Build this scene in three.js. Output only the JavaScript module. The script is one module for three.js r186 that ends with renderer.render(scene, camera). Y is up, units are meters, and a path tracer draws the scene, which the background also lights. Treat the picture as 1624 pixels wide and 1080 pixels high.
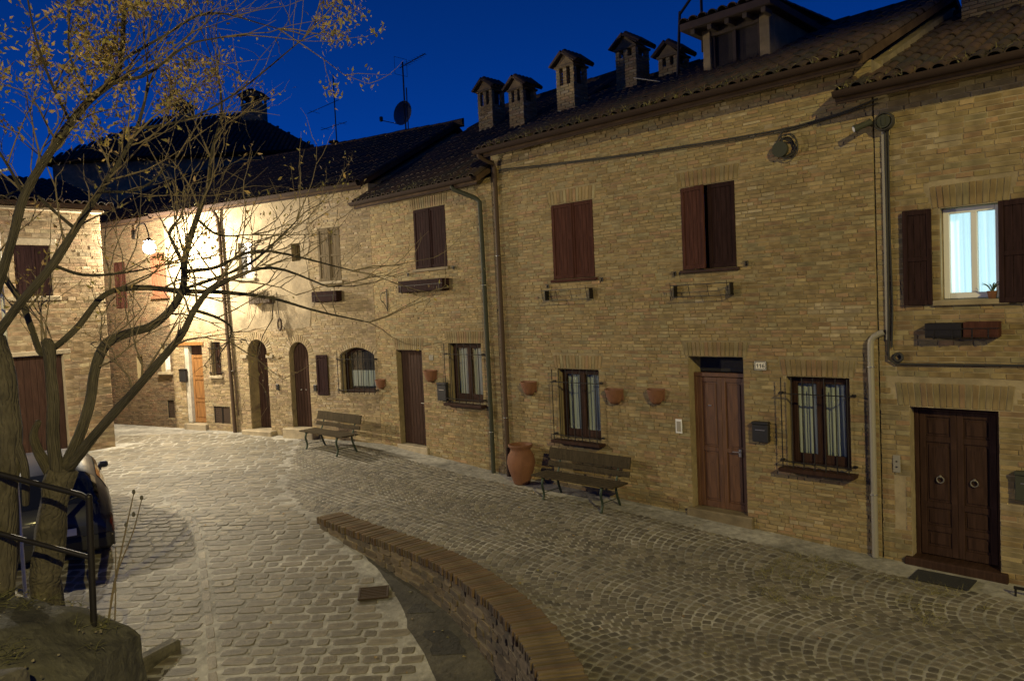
import * as THREE from 'three';
import { mergeGeometries } from 'three/addons/utils/BufferGeometryUtils.js';

// ------------------------------------------------------------------ camera, sky, exposure
const scene = new THREE.Scene();
const D2R = Math.PI / 180;
const camera = new THREE.PerspectiveCamera(48.46, 1624 / 1080, 0.1, 600);
camera.position.set(0, 3.75, 0);
camera.rotation.set(-2.7 * D2R, 0, -2.6 * D2R, 'YXZ');
camera.updateMatrixWorld(true);
camera.updateProjectionMatrix();

const renderer = new THREE.WebGLRenderer({ antialias: true });
renderer.toneMapping = THREE.LinearToneMapping;
renderer.toneMappingExposure = 1;
renderer.shadowMap.enabled = true;

{ // blue hour: clear sky, deepest overhead
  const W = 16, H = 256, data = new Float32Array(W * H * 4);
  for (let j = 0; j < H; j++) {
    const el = Math.max(0, ((j + 0.5) / H - 0.5) * 180), k = 0.08 + 0.92 * Math.exp(-el / 14);
    for (let i = 0; i < W; i++) {
      const o = (j * W + i) * 4;
      data[o] = 0.002 * k; data[o + 1] = 0.088 * k; data[o + 2] = 0.60 * k; data[o + 3] = 1;
    }
  }
  const sky = new THREE.DataTexture(data, W, H, THREE.RGBAFormat, THREE.FloatType);
  sky.mapping = THREE.EquirectangularReflectionMapping; sky.magFilter = THREE.LinearFilter; sky.needsUpdate = true;
  scene.background = sky; scene.environment = sky;
}
const SODIUM = new THREE.Color().setRGB(1, 0.83, 0.32);      // street lamp behind the viewer
const LANTERN = new THREE.Color().setRGB(1, 0.88, 0.66);     // wall lamp at the end of the street

// ------------------------------------------------------------------ random numbers, noise, textures
let seed = 7;
const rnd = () => { seed = (seed + 0x6d2b79f5) | 0; let t = Math.imul(seed ^ (seed >>> 15), 1 | seed); t = (t + Math.imul(t ^ (t >>> 7), 61 | t)) ^ t; return ((t ^ (t >>> 14)) >>> 0) / 4294967296; };
const rr = (a, b) => a + (b - a) * rnd();
const pick = (a) => a[Math.floor(rnd() * a.length)];
const hash = (x, y) => { let h = (x | 0) * 374761393 + (y | 0) * 668265263; h = Math.imul(h ^ (h >>> 13), 1274126177); return ((h ^ (h >>> 16)) >>> 0) / 4294967296; };
const vnoise = (x, y, per = 1e6) => {
  const ix = Math.floor(x), iy = Math.floor(y), fx = x - ix, fy = y - iy, s = fx * fx * (3 - 2 * fx), t = fy * fy * (3 - 2 * fy), m = (a) => ((a % per) + per) % per;
  const a = hash(m(ix), m(iy)), b = hash(m(ix + 1), m(iy)), c = hash(m(ix), m(iy + 1)), d = hash(m(ix + 1), m(iy + 1));
  return (a + (b - a) * s) * (1 - t) + (c + (d - c) * s) * t;
};
const fbm = (x, y, oct, per) => { let v = 0, a = 0.5, n = 0; for (let i = 0; i < oct; i++) { v += a * vnoise(x, y, per); n += a; a *= 0.55; x *= 2; y *= 2; per *= 2; } return v / n; };
function tex(fn, size, repeat, srgb) {
  const d = new Uint8Array(size * size * 4);
  for (let j = 0; j < size; j++) for (let i = 0; i < size; i++) {
    const c = fn(i / size, j / size), o = (j * size + i) * 4;
    for (let k = 0; k < 3; k++) d[o + k] = Math.max(0, Math.min(255, 255 * (Array.isArray(c) ? c[k] : c)));
    d[o + 3] = 255;
  }
  const t = new THREE.DataTexture(d, size, size); t.wrapS = t.wrapT = THREE.RepeatWrapping; t.magFilter = THREE.LinearFilter; t.minFilter = THREE.LinearMipmapLinearFilter;
  t.repeat.set(repeat, repeat); if (srgb) t.colorSpace = THREE.SRGBColorSpace; t.needsUpdate = true; return t;
}
const grit = tex((u, v) => 0.35 + 0.65 * fbm(u * 16, v * 16, 5, 16), 512, 1.7);
const gritFine = tex((u, v) => fbm(u * 32, v * 32, 4, 32), 512, 3.1);
const stain = tex((u, v) => { const a = fbm(u * 6, v * 6, 6, 6), b = fbm(u * 24 + 7, v * 24, 3, 24), s = 0.62 + 0.36 * a + 0.12 * (b - 0.5); return [s + 0.03, s + 0.015, s - 0.02]; }, 512, 0.55, true);
const mottle = tex((u, v) => { const a = fbm(u * 5, v * 5, 6, 5), b = fbm(u * 40, v * 40, 3, 40); return 0.5 + 0.4 * a + 0.22 * (b - 0.5); }, 512, 0.35, true);
const woodGrain = tex((u, v) => { const g = fbm(u * 48, v * 3, 4, 48), w = fbm(u * 8, v * 2 + 3, 3, 8); return 0.62 + 0.30 * g + 0.12 * (w - 0.5); }, 512, 1.3, true);
const woodBump = tex((u, v) => fbm(u * 48, v * 3, 4, 48), 256, 1.3);
const barkBump = tex((u, v) => { const w = fbm(u * 6, v * 4, 4, 6); return Math.pow(Math.abs(Math.sin((u * 14 + w * 3.4) * Math.PI)), 0.6) * 0.5 + 0.5 * fbm(u * 40, v * 20, 4, 40); }, 512, 1);

// ------------------------------------------------------------------ materials
const rgb = (r, g, b) => new THREE.Color().setRGB(r, g, b);
const std = (r, g, b, o = {}) => new THREE.MeshStandardMaterial({ color: rgb(r, g, b), roughness: 0.85, ...o });
const dull = (r, g, b, o = {}) => new THREE.MeshPhysicalMaterial({ color: rgb(r, g, b), roughness: 0.9, specularIntensity: 0.2, ...o });   // weathered paint and oiled wood
const M = { // base colours, linear
  brick: new THREE.MeshStandardMaterial({ vertexColors: true, roughness: 0.92, map: stain, bumpMap: grit, bumpScale: 0.006 }),
  mortar: std(0.37, 0.30, 0.175, { map: stain, bumpMap: grit, bumpScale: 0.008, roughness: 0.95 }),
  plasterCream: std(0.47, 0.385, 0.265, { map: stain, bumpMap: grit, bumpScale: 0.012, roughness: 0.95 }),
  mortarPale: std(0.44, 0.36, 0.23, { map: stain, bumpMap: grit, bumpScale: 0.008, roughness: 0.95 }),
  plaster: std(0.44, 0.36, 0.24, { map: stain, bumpMap: grit, bumpScale: 0.01, roughness: 0.95 }),
  whitePlaster: std(0.70, 0.67, 0.60, { map: stain, bumpMap: grit, bumpScale: 0.003 }),
  cobble: new THREE.MeshStandardMaterial({ vertexColors: true, roughness: 0.66, map: stain, bumpMap: grit, bumpScale: 0.008 }),
  bed: std(0.62, 0.585, 0.50, { map: mottle, bumpMap: grit, bumpScale: 0.012, roughness: 0.9 }),
  asphalt: std(0.13, 0.115, 0.085, { map: mottle, bumpMap: grit, bumpScale: 0.015, roughness: 0.9 }),
  earth: std(0.10, 0.085, 0.06, { map: mottle }),
  tile: new THREE.MeshStandardMaterial({ vertexColors: true, roughness: 0.9, map: stain, bumpMap: gritFine, bumpScale: 0.004 }),
  roofUnder: dull(0.13, 0.085, 0.055, { map: stain }),
  gutter: dull(0.04, 0.026, 0.02, { roughness: 0.85 }),
  pipeBrown: dull(0.075, 0.05, 0.034, { roughness: 0.6 }),
  pipeGreen: dull(0.05, 0.052, 0.038, { roughness: 0.6 }),
  pipeZinc: std(0.30, 0.27, 0.21, { roughness: 0.6, metalness: 0.3 }),
  shutter: dull(0.115, 0.045, 0.032, { roughness: 0.9, map: woodGrain, bumpMap: woodBump, bumpScale: 0.001 }),
  shutterDark: dull(0.05, 0.025, 0.024, { roughness: 0.9, map: woodGrain, bumpMap: woodBump, bumpScale: 0.001 }),
  shutterOchre: dull(0.22, 0.16, 0.085, { roughness: 0.7, map: woodGrain, bumpMap: woodBump, bumpScale: 0.001 }),
  shutterRed: dull(0.36, 0.15, 0.085, { roughness: 0.7, map: woodGrain }),
  doorWood: std(0.215, 0.098, 0.045, { roughness: 0.5, map: woodGrain, bumpMap: woodBump, bumpScale: 0.0012 }),
  doorDark: dull(0.08, 0.042, 0.029, { roughness: 0.6, map: woodGrain, bumpMap: woodBump, bumpScale: 0.0012 }),
  doorOrange: std(0.45, 0.21, 0.065, { roughness: 0.5, map: woodGrain, bumpMap: woodBump, bumpScale: 0.001 }),
  frameWood: dull(0.075, 0.038, 0.026, { roughness: 0.5, map: woodGrain }),
  whitePaint: std(0.72, 0.70, 0.66, { roughness: 0.45 }),
  iron: std(0.028, 0.024, 0.021, { roughness: 0.5, metalness: 0.6 }),
  ironRust: std(0.06, 0.038, 0.024, { roughness: 0.75, metalness: 0.3 }),
  steel: std(0.55, 0.53, 0.5, { roughness: 0.3, metalness: 0.9 }),
  knocker: std(0.20, 0.18, 0.15, { roughness: 0.55, metalness: 0.6 }),
  brass: std(0.65, 0.45, 0.18, { roughness: 0.35, metalness: 0.9 }),
  black: std(0.018, 0.017, 0.017, { roughness: 0.45 }),
  rubber: std(0.022, 0.021, 0.02, { roughness: 0.95, bumpMap: gritFine, bumpScale: 0.006 }),
  terracotta: std(0.25, 0.11, 0.056, { roughness: 0.85, map: stain, bumpMap: gritFine, bumpScale: 0.003 }),
  benchWood: dull(0.095, 0.072, 0.042, { roughness: 0.9, map: woodGrain, bumpMap: woodBump, bumpScale: 0.003 }),
  benchLeg: std(0.028, 0.044, 0.028, { roughness: 0.5, metalness: 0.3 }),
  curtain: std(0.30, 0.34, 0.31, { roughness: 0.95 }),
  curtainWhite: std(0.68, 0.66, 0.62, { roughness: 0.95 }),
  glass: new THREE.MeshPhysicalMaterial({ color: 0xffffff, roughness: 0.03, transmission: 1, thickness: 0, ior: 1.5 }),
  lit: new THREE.MeshStandardMaterial({ color: rgb(0.7, 0.75, 0.74), emissive: rgb(0.50, 0.80, 0.86), emissiveIntensity: 0.9, roughness: 0.9 }),
  room: std(0.03, 0.026, 0.022),  // near-black, for sheets that paint in the darkness of unlit interiors
  threshold: std(0.30, 0.24, 0.15, { map: stain, bumpMap: grit, bumpScale: 0.006 }),
  travertine: std(0.46, 0.39, 0.28, { map: stain, bumpMap: grit, bumpScale: 0.006 }),
  bark: std(0.16, 0.135, 0.09, { roughness: 0.95, map: mottle, bumpMap: barkBump, bumpScale: 0.016 }),
  twig: std(0.15, 0.115, 0.07, { roughness: 0.95 }),
  leaf: new THREE.MeshPhysicalMaterial({ vertexColors: true, roughness: 0.85, transmission: 0.3, thickness: 0, side: THREE.DoubleSide }),
  weed: new THREE.MeshStandardMaterial({ vertexColors: true, roughness: 0.95, side: THREE.DoubleSide }),
  weedGreen: std(0.06, 0.09, 0.035),
  rock: std(0.165, 0.155, 0.115, { map: mottle, bumpMap: grit, bumpScale: 0.02, roughness: 0.97 }),
  rockPale: std(0.30, 0.27, 0.20, { map: mottle, bumpMap: grit, bumpScale: 0.02, roughness: 0.95 }),
  carPaint: new THREE.MeshPhysicalMaterial({ color: rgb(0.008, 0.010, 0.028), roughness: 0.5, metalness: 0.0, clearcoat: 0.3, clearcoatRoughness: 0.06, specularIntensity: 0.5 }),
  carGlass: new THREE.MeshPhysicalMaterial({ color: rgb(0.012, 0.013, 0.014), roughness: 0.05, clearcoat: 1 }),
  tail: std(0.07, 0.005, 0.005, { roughness: 0.15 }),
  dish: std(0.16, 0.15, 0.15, { roughness: 0.6 }),
  cable: std(0.03, 0.027, 0.024, { roughness: 0.8 }),
};

// ------------------------------------------------------------------ geometry helpers (all non-indexed: position, normal, uv)
function geom(pos, uv, col) {
  const g = new THREE.BufferGeometry();
  g.setAttribute('position', new THREE.Float32BufferAttribute(pos, 3));
  g.setAttribute('uv', new THREE.Float32BufferAttribute(uv, 2));
  if (col) g.setAttribute('color', new THREE.Float32BufferAttribute(col, 3));
  g.computeVertexNormals();
  return g;
}
function quads(list, uvOf) { // list of [a,b,c,d] points, anticlockwise from outside
  const p = [], t = [];
  for (const [a, b, c, d] of list) {
    for (const v of d ? [a, b, c, a, c, d] : [a, b, c]) { p.push(...v); t.push(...uvOf(v, a, b, c)); }
  }
  return geom(p, t);
}
const boxUV = (v, a, b, c) => { // planar by the face's main axis, in metres
  const n = [(b[1] - a[1]) * (c[2] - a[2]) - (b[2] - a[2]) * (c[1] - a[1]), (b[2] - a[2]) * (c[0] - a[0]) - (b[0] - a[0]) * (c[2] - a[2]), (b[0] - a[0]) * (c[1] - a[1]) - (b[1] - a[1]) * (c[0] - a[0])].map(Math.abs);
  return n[0] > n[1] && n[0] > n[2] ? [v[2], v[1]] : n[1] > n[2] ? [v[0], v[2]] : [v[0], v[1]];
};
function cbox(w, h, d, c = 0.006, x = 0, y = 0, z = 0) { // chamfered box
  c = Math.min(c, w * 0.3, h * 0.3, d * 0.3);
  const X = w / 2, Y = h / 2, Z = d / 2, P = (i, j, k, a) => [x + i * (a === 0 ? X : X - c), y + j * (a === 1 ? Y : Y - c), z + k * (a === 2 ? Z : Z - c)];
  const q = [], add = (pts, out) => { // order so that the normal points outwards
    const [a, b, e] = pts, u = [0, 1, 2].map((i) => b[i] - a[i]), v = [0, 1, 2].map((i) => e[i] - a[i]);
    const n = [u[1] * v[2] - u[2] * v[1], u[2] * v[0] - u[0] * v[2], u[0] * v[1] - u[1] * v[0]];
    q.push(n[0] * out[0] + n[1] * out[1] + n[2] * out[2] < 0 ? [...pts].reverse() : pts);
  };
  for (const s of [-1, 1]) {
    add([P(s, -1, -1, 0), P(s, 1, -1, 0), P(s, 1, 1, 0), P(s, -1, 1, 0)], [s, 0, 0]);
    add([P(-1, s, -1, 1), P(1, s, -1, 1), P(1, s, 1, 1), P(-1, s, 1, 1)], [0, s, 0]);
    add([P(-1, -1, s, 2), P(1, -1, s, 2), P(1, 1, s, 2), P(-1, 1, s, 2)], [0, 0, s]);
    for (const t of [-1, 1]) {
      add([P(s, t, -1, 0), P(s, t, 1, 0), P(s, t, 1, 1), P(s, t, -1, 1)], [s, t, 0]);
      add([P(s, -1, t, 0), P(s, 1, t, 0), P(s, 1, t, 2), P(s, -1, t, 2)], [s, 0, t]);
      add([P(-1, s, t, 1), P(1, s, t, 1), P(1, s, t, 2), P(-1, s, t, 2)], [0, s, t]);
      for (const r of [-1, 1]) add([P(s, t, r, 0), P(s, t, r, 1), P(s, t, r, 2)], [s, t, r]);
    }
  }
  return quads(q.map((l) => l), boxUV);
}
const span = (x0, x1, y0, y1, z0, z1, c) => cbox(x1 - x0, y1 - y0, z1 - z0, c, (x0 + x1) / 2, (y0 + y1) / 2, (z0 + z1) / 2);
function planar(g) { const p = g.attributes.position, uv = g.attributes.uv, q = (i) => [p.getX(i), p.getY(i), p.getZ(i)]; for (let i = 0; i < p.count; i += 3) { const a = q(i), b = q(i + 1), c = q(i + 2); [a, b, c].forEach((v, k) => uv.setXY(i + k, ...boxUV(v, a, b, c))); } return g; }
const flat = (g) => { const n = g.index ? g.toNonIndexed() : g; for (const k of Object.keys(n.attributes)) if (!['position', 'normal', 'uv', 'color'].includes(k)) n.deleteAttribute(k); return n; };
const join = (l) => mergeGeometries(l.map(flat), false);
const V = (x, y, z) => new THREE.Vector3(x, y, z);
function tube(pts, r, seg = 6, n = 0) {
  const c = new THREE.CatmullRomCurve3(pts.map((p) => V(...p)), false, 'catmullrom', 0.3);
  return flat(new THREE.TubeGeometry(c, n || Math.max(2, pts.length * 4), r, seg, false));
}
function rod(a, b, r, seg = 8) {
  const A = V(...a), B = V(...b), l = A.distanceTo(B), g = new THREE.CylinderGeometry(r, r, l, seg);
  g.applyQuaternion(new THREE.Quaternion().setFromUnitVectors(V(0, 1, 0), B.clone().sub(A).normalize()));
  return flat(g.translate(...A.add(B).multiplyScalar(0.5).toArray()));
}
function lathe(pts, seg = 20) { return flat(new THREE.LatheGeometry(pts.map((p) => new THREE.Vector2(...p)), seg)); }
function limb(pts, seg = 9, wob = 0, cap = true) { // tapered tube through [x,y,z,r] points
  const c = new THREE.CatmullRomCurve3(pts.map((p) => V(p[0], p[1], p[2])), false, 'centripetal');
  const n = (pts.length - 1) * 4, rings = [];
  let up = V(0.3, 0.2, 1);
  for (let i = 0; i <= n; i++) {
    const t = i / n, o = c.getPoint(t), d = c.getTangent(t), f = t * (pts.length - 1), k = Math.min(pts.length - 2, Math.floor(f)), r = pts[k][3] + (pts[k + 1][3] - pts[k][3]) * (f - k);
    const s = V().crossVectors(d, up).normalize(), q = V().crossVectors(s, d).normalize(); up = q;
    const ring = [];
    for (let j = 0; j < seg; j++) {
      const a = (j / seg) * 2 * Math.PI, w = 1 + wob * (vnoise(j * 1.7 + pts[0][0] * 9, i * 0.45 + pts[0][1] * 5) - 0.5) * 2;
      ring.push(o.clone().addScaledVector(s, Math.cos(a) * r * w).addScaledVector(q, Math.sin(a) * r * w));
    }
    rings.push({ ring, v: t * c.getLength(), r });
  }
  const pos = [], uv = [], idx = [];
  rings.forEach(({ ring, v }) => { for (let j = 0; j <= seg; j++) { pos.push(...ring[j % seg].toArray()); uv.push(j / seg, v); } });
  for (let i = 0; i < n; i++) for (let j = 0; j < seg; j++) { const a = i * (seg + 1) + j, b = a + seg + 1; idx.push(a, b, a + 1, b, b + 1, a + 1); }
  if (cap) { const e = pos.length / 3; pos.push(...c.getPoint(1).addScaledVector(c.getTangent(1), rings[n].r * 0.6).toArray()); uv.push(0.5, rings[n].v); for (let j = 0; j < seg; j++) idx.push(n * (seg + 1) + j, e, n * (seg + 1) + j + 1); }
  const g = new THREE.BufferGeometry();
  g.setAttribute('position', new THREE.Float32BufferAttribute(pos, 3)); g.setAttribute('uv', new THREE.Float32BufferAttribute(uv, 2)); g.setIndex(idx); g.computeVertexNormals();
  // wrong winding is corrected here
  const N = g.attributes.normal, q = V().fromBufferAttribute(N, 0), o0 = c.getPoint(0), p0 = V(pos[0], pos[1], pos[2]).sub(o0);
  if (q.dot(p0) < 0) { for (let i = 0; i < idx.length; i += 3) [idx[i], idx[i + 1]] = [idx[i + 1], idx[i]]; g.setIndex(idx); g.computeVertexNormals(); }
  return flat(g);
}
class Bag { // many copies of small geometries, joined into one coloured mesh
  constructor() { this.p = []; this.n = []; this.t = []; this.c = []; }
  add(g, m, color) {
    const P = g.attributes.position, N = g.attributes.normal, T = g.attributes.uv, C = g.attributes.color, v = V(), nm = new THREE.Matrix3().getNormalMatrix(m);
    const du = (hash(this.p.length, 3) * 7), dv = hash(this.p.length, 11) * 7;
    for (let i = 0; i < P.count; i++) {
      v.fromBufferAttribute(P, i).applyMatrix4(m); this.p.push(v.x, v.y, v.z);
      v.fromBufferAttribute(N, i).applyMatrix3(nm).normalize(); this.n.push(v.x, v.y, v.z);
      this.t.push(T.getX(i) + du, T.getY(i) + dv);
      if (color) this.c.push(...color); else if (C) this.c.push(C.getX(i), C.getY(i), C.getZ(i));
    }
  }
  geo() {
    const g = new THREE.BufferGeometry();
    g.setAttribute('position', new THREE.Float32BufferAttribute(this.p, 3)); g.setAttribute('normal', new THREE.Float32BufferAttribute(this.n, 3)); g.setAttribute('uv', new THREE.Float32BufferAttribute(this.t, 2));
    if (this.c.length) g.setAttribute('color', new THREE.Float32BufferAttribute(this.c, 3));
    return g;
  }
}
const tint = (g, c) => { const n = g.attributes.position.count, a = new Float32Array(n * 3); for (let i = 0; i < n; i++) a.set(c, i * 3); g.setAttribute('color', new THREE.BufferAttribute(a, 3)); return g; };

// ------------------------------------------------------------------ objects
const taken = {};
const numbered = (name) => { const k = taken[name] = (taken[name] ?? -1) + 1; return k ? name + '_' + String(k).padStart(3, '0') : name; };
function tag(o, label, category, group, kind) { if (label) o.userData.label = label; if (category) o.userData.category = category; if (group) o.userData.group = group; if (kind) o.userData.kind = kind; return o; }
function mesh(name, g, m, parent) { const o = new THREE.Mesh(Array.isArray(g) ? join(g) : g, m); o.name = parent ? name : numbered(name); o.castShadow = o.receiveShadow = true; (parent ?? scene).add(o); return o; }
function thing(name, label, category, pos = [0, 0, 0], turn = 0, group) { const o = new THREE.Group(); o.name = numbered(name); o.position.set(...pos); o.rotation.y = turn; scene.add(o); return tag(o, label, category, group); }
function empty(name, parent, pos = [0, 0, 0]) { const o = new THREE.Group(); o.name = name; o.position.set(...pos); parent.add(o); return o; }
function struct(name, g, m) { return tag(mesh(name, g, m), null, null, null, 'structure'); }
const proj = V();
const inFrame = (p, pad = 1.02) => { proj.copy(p).project(camera); return proj.z < 1 && Math.abs(proj.x) < pad && Math.abs(proj.y) < pad; };
/** puts pieces {m: Matrix4 in parent space, g: variant geometry, size} under parent: the 300 that show largest one by one, the rest joined */
function pieces(parent, name, restName, list, mat, most = 300) {
  scene.updateMatrixWorld(true);
  const p = V();
  for (const q of list) { p.setFromMatrixPosition(q.m).applyMatrix4(parent.matrixWorld); q.show = inFrame(p) ? q.size / p.distanceTo(camera.position) : 0; }
  list.sort((a, b) => b.show - a.show);
  const bag = new Bag();
  list.forEach((q, i) => {
    if (i < most && q.show > 0) { const o = mesh(name, q.g, mat, parent); o.matrixAutoUpdate = false; o.matrix.copy(q.m); q.m.decompose(o.position, o.quaternion, o.scale); o.matrixAutoUpdate = true; } else bag.add(q.g, q.m, q.color);
  });
  if (bag.p.length) tag(mesh(restName, bag.geo(), mat, parent), null, null, null, 'stuff');
}
const mat4 = (x, y, z, sx = 1, sy = 1, sz = 1, q) => new THREE.Matrix4().compose(V(x, y, z), q ?? new THREE.Quaternion(), V(sx, sy, sz));

// ------------------------------------------------------------------ the lie of the land
const table = (ks) => (x) => { if (x <= ks[0][0]) return ks[0][1]; for (let i = 1; i < ks.length; i++) if (x <= ks[i][0]) { const [a, p] = ks[i - 1], [b, q] = ks[i]; return p + ((q - p) * (x - a)) / (b - a); } return ks[ks.length - 1][1]; };
const piazzaY = table([[-50, -0.3], [5, -0.25], [9.5, -0.22], [11, -0.19], [13, -0.06], [16.3, 0.09], [18.8, 0.31], [22, 0.40], [80, 0.6]]);   // by distance d = -z
const laneY = (d) => (d >= 13.6 ? piazzaY(d) : piazzaY(13.6) - 0.14 * (13.6 - Math.max(d, 3)));
const wallX = table([[-20, 0.4], [3, 0.4], [5, 0.42], [6.6, 0.4], [7.3, 0.30], [8.0, 0.15], [8.85, -0.11], [9.65, -0.48], [10.5, -0.93], [11.2, -1.44], [11.9, -2.04], [12.7, -2.76], [13.6, -3.5], [14.3, -4.15], [15.93, -5.06], [20.5, -6.0], [80, -6]]);   // centre line of the low wall, then the seam between the two pavings

// ------------------------------------------------------------------ the setting: ground sheets
{
  const g = new THREE.PlaneGeometry(700, 700); g.rotateX(-Math.PI / 2).translate(0, -4.5, 0);
  const uv = g.attributes.uv; for (let i = 0; i < uv.count; i++) uv.setXY(i, uv.getX(i) * 700, uv.getY(i) * 700);
  struct('ground', flat(g), M.earth);
}
function sheet(d0, d1, step, left, right, n, y, lift = 0) {
  const pos = [], uv = [], idx = []; let rows = 0;
  for (let d = d0; d <= d1 + 1e-6; d += step, rows++) for (let i = 0; i <= n; i++) { const x = left(d) + ((right(d) - left(d)) * i) / n; pos.push(x, y(d, x) + lift, -d); uv.push(x, d); }
  for (let j = 0; j < rows - 1; j++) for (let i = 0; i < n; i++) { const a = j * (n + 1) + i, b = a + n + 1; idx.push(a, a + 1, b + 1, a, b + 1, b); }
  const g = new THREE.BufferGeometry();
  g.setAttribute('position', new THREE.Float32BufferAttribute(pos, 3)); g.setAttribute('uv', new THREE.Float32BufferAttribute(uv, 2)); g.setIndex(idx); g.computeVertexNormals();
  return g;
}
const rough = (d, x) => 0.022 * (fbm(x * 0.9 + 31, d * 0.9, 3, 1e6) - 0.5);
const pY = (d, x) => piazzaY(d) + rough(d, x), lY = (d, x) => laneY(d) + rough(d, x);
const piazza = struct('piazza_paving', sheet(-14, 27, 0.25, wallX, () => 16, 60, pY), M.bed);
const lane = struct('lane_paving', sheet(-14, 32, 0.25, () => -22, wallX, 60, lY), M.bed);

// stones: rounded cushions, unit footprint, top at y = 1
function stone(k, jit, seg, tone) { // worn sett: straight sides, broken corners, nearly flat top
  const ring = [], c = () => rr(0.06, 0.06 + k), j = () => rr(-jit, jit);
  for (const [sx, sz, first] of [[1, 1, 0], [-1, 1, 1], [-1, -1, 0], [1, -1, 1]]) { const p = [[sx * 0.5 + j(), sz * (0.5 - c())], [sx * (0.5 - c()), sz * 0.5 + j()]]; ring.push(...(first ? p.reverse() : p)); if (seg > 8) ring.push(first ? [sx * 0.5 + j(), 0 + j()] : [0 + j(), sz * 0.5 + j()]); }
  const n = ring.length, q = [], tilt = [rr(-0.5, 0.5), rr(-0.5, 0.5)], L = (f, h) => ring.map(([x, z]) => [x * f, h + (tilt[0] * x + tilt[1] * z) * h, z * f]);
  const a = L(1, -0.6), b = L(0.99, 0.45), e = L(0.90, 0.95);
  for (let i = 0; i < n; i++) { const m = (i + 1) % n; q.push([a[m], a[i], b[i], b[m]], [b[m], b[i], e[i], e[m]], [e[m], e[i], [0, 1, 0]]); }
  return tint(quads(q, (v) => [v[0] * 0.3, v[2] * 0.3]), tone);
}
const shade = (c, f) => c.map((x) => x * f);
const STONES = []; for (let i = 0; i < 28; i++) STONES.push(stone(0.12, 0.04, 8, shade(pick([[0.26, 0.235, 0.195], [0.225, 0.205, 0.17], [0.29, 0.265, 0.22], [0.25, 0.23, 0.175], [0.20, 0.185, 0.16]]), rr(0.8, 1.2))));
const PAVERS = []; for (let i = 0; i < 28; i++) PAVERS.push(stone(0.16, 0.035, 12, shade(pick([[0.27, 0.24, 0.185], [0.22, 0.198, 0.153], [0.31, 0.28, 0.22], [0.24, 0.22, 0.175]]), rr(0.85, 1.2))));
const up = V(0, 1, 0), Q = () => new THREE.Quaternion();
function laid(x, d, yf, yaw, sx, sz, h) {
  const e = 0.08, n = V(-(yf(d, x + e) - yf(d, x - e)) / (2 * e), 1, (yf(d + e, x) - yf(d - e, x)) / (2 * e)).normalize();
  return mat4(x, yf(d, x), -d, sx, h, sz, Q().setFromUnitVectors(up, n).multiply(Q().setFromAxisAngle(up, yaw)));
}
// facade frames: local x runs along the front, y up, z out of the wall
const A0 = [-0.3, 16.3], A_ANG = 46 * D2R, C0 = [-3.479, 19.370], C_ANG = 60.5 * D2R, L0 = [-11.0, 20.6], L_ANG = 138 * D2R;
const offA = (x, d) => -(x - A0[0]) * Math.cos(A_ANG) - (d - A0[1]) * Math.sin(A_ANG), offC = (x, d) => -(x - C0[0]) * Math.cos(C_ANG) - (d - C0[1]) * Math.sin(C_ANG), offL = (x, d) => -(x - L0[0]) * Math.cos(L_ANG) - (d - L0[1]) * Math.sin(L_ANG);
const turnOf = (a) => a - Math.PI / 2;
const uOfA = (x, d) => (x - A0[0]) * Math.sin(A_ANG) - (d - A0[1]) * Math.cos(A_ANG);
const fromA = (u, off) => [A0[0] + u * Math.sin(A_ANG) - off * Math.cos(A_ANG), A0[1] - u * Math.cos(A_ANG) - off * Math.sin(A_ANG)];
{ // cobbles of the piazza, laid in arcs
  const list = [], W = 1.9, R = 1.2, s = 0.138, half = Math.asin(W / 2 / R), n = Math.round((2 * half * R) / s);
  for (let c = -1; c < 9; c++) for (let k = -90; k < 130; k++) for (let i = 0; i < n; i++) {   // c: strips along the fronts; k: arcs one behind the other
    const th = -half + ((i + 0.5) / n) * 2 * half, off = 0.15 + c * W + W / 2 + R * Math.sin(th) + rr(-0.006, 0.006), u = k * s + R * (1 - Math.cos(th)) + rr(-0.006, 0.006), [x, d] = fromA(u, off);
    if (off < 0.55 || d < 4.8 || d > 21 || x > 0.72 * d + 1.2 || x < wallX(d) + (d < 13.6 ? 0.3 : 0.08)) continue;
    list.push({ g: pick(STONES), m: laid(x, d, pY, turnOf(A_ANG) + th + rr(-0.07, 0.07), s * rr(0.70, 0.83), s * rr(0.76, 0.89), rr(0.004, 0.008)), size: s });
  }
  pieces(piazza, 'cobble', 'cobbles', list, M.cobble);
}
const guide = table([[8, 0.0], [9.08, -3.86], [10.18, -4.32], [11.61, -4.96], [12.73, -5.46], [13.86, -6.05], [15.86, -7.5]]);
const guideX = (d) => (d < 9.08 ? -3.86 + (9.08 - d) * 0.42 : guide(d));
const stripX = table([[3, -0.35], [8.87, -1.11], [9.51, -1.37], [10.19, -1.66], [11.15, -1.98], [12.2, -2.6], [13.6, -3.75]]);   // where the big slabs of the lane stop
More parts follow.
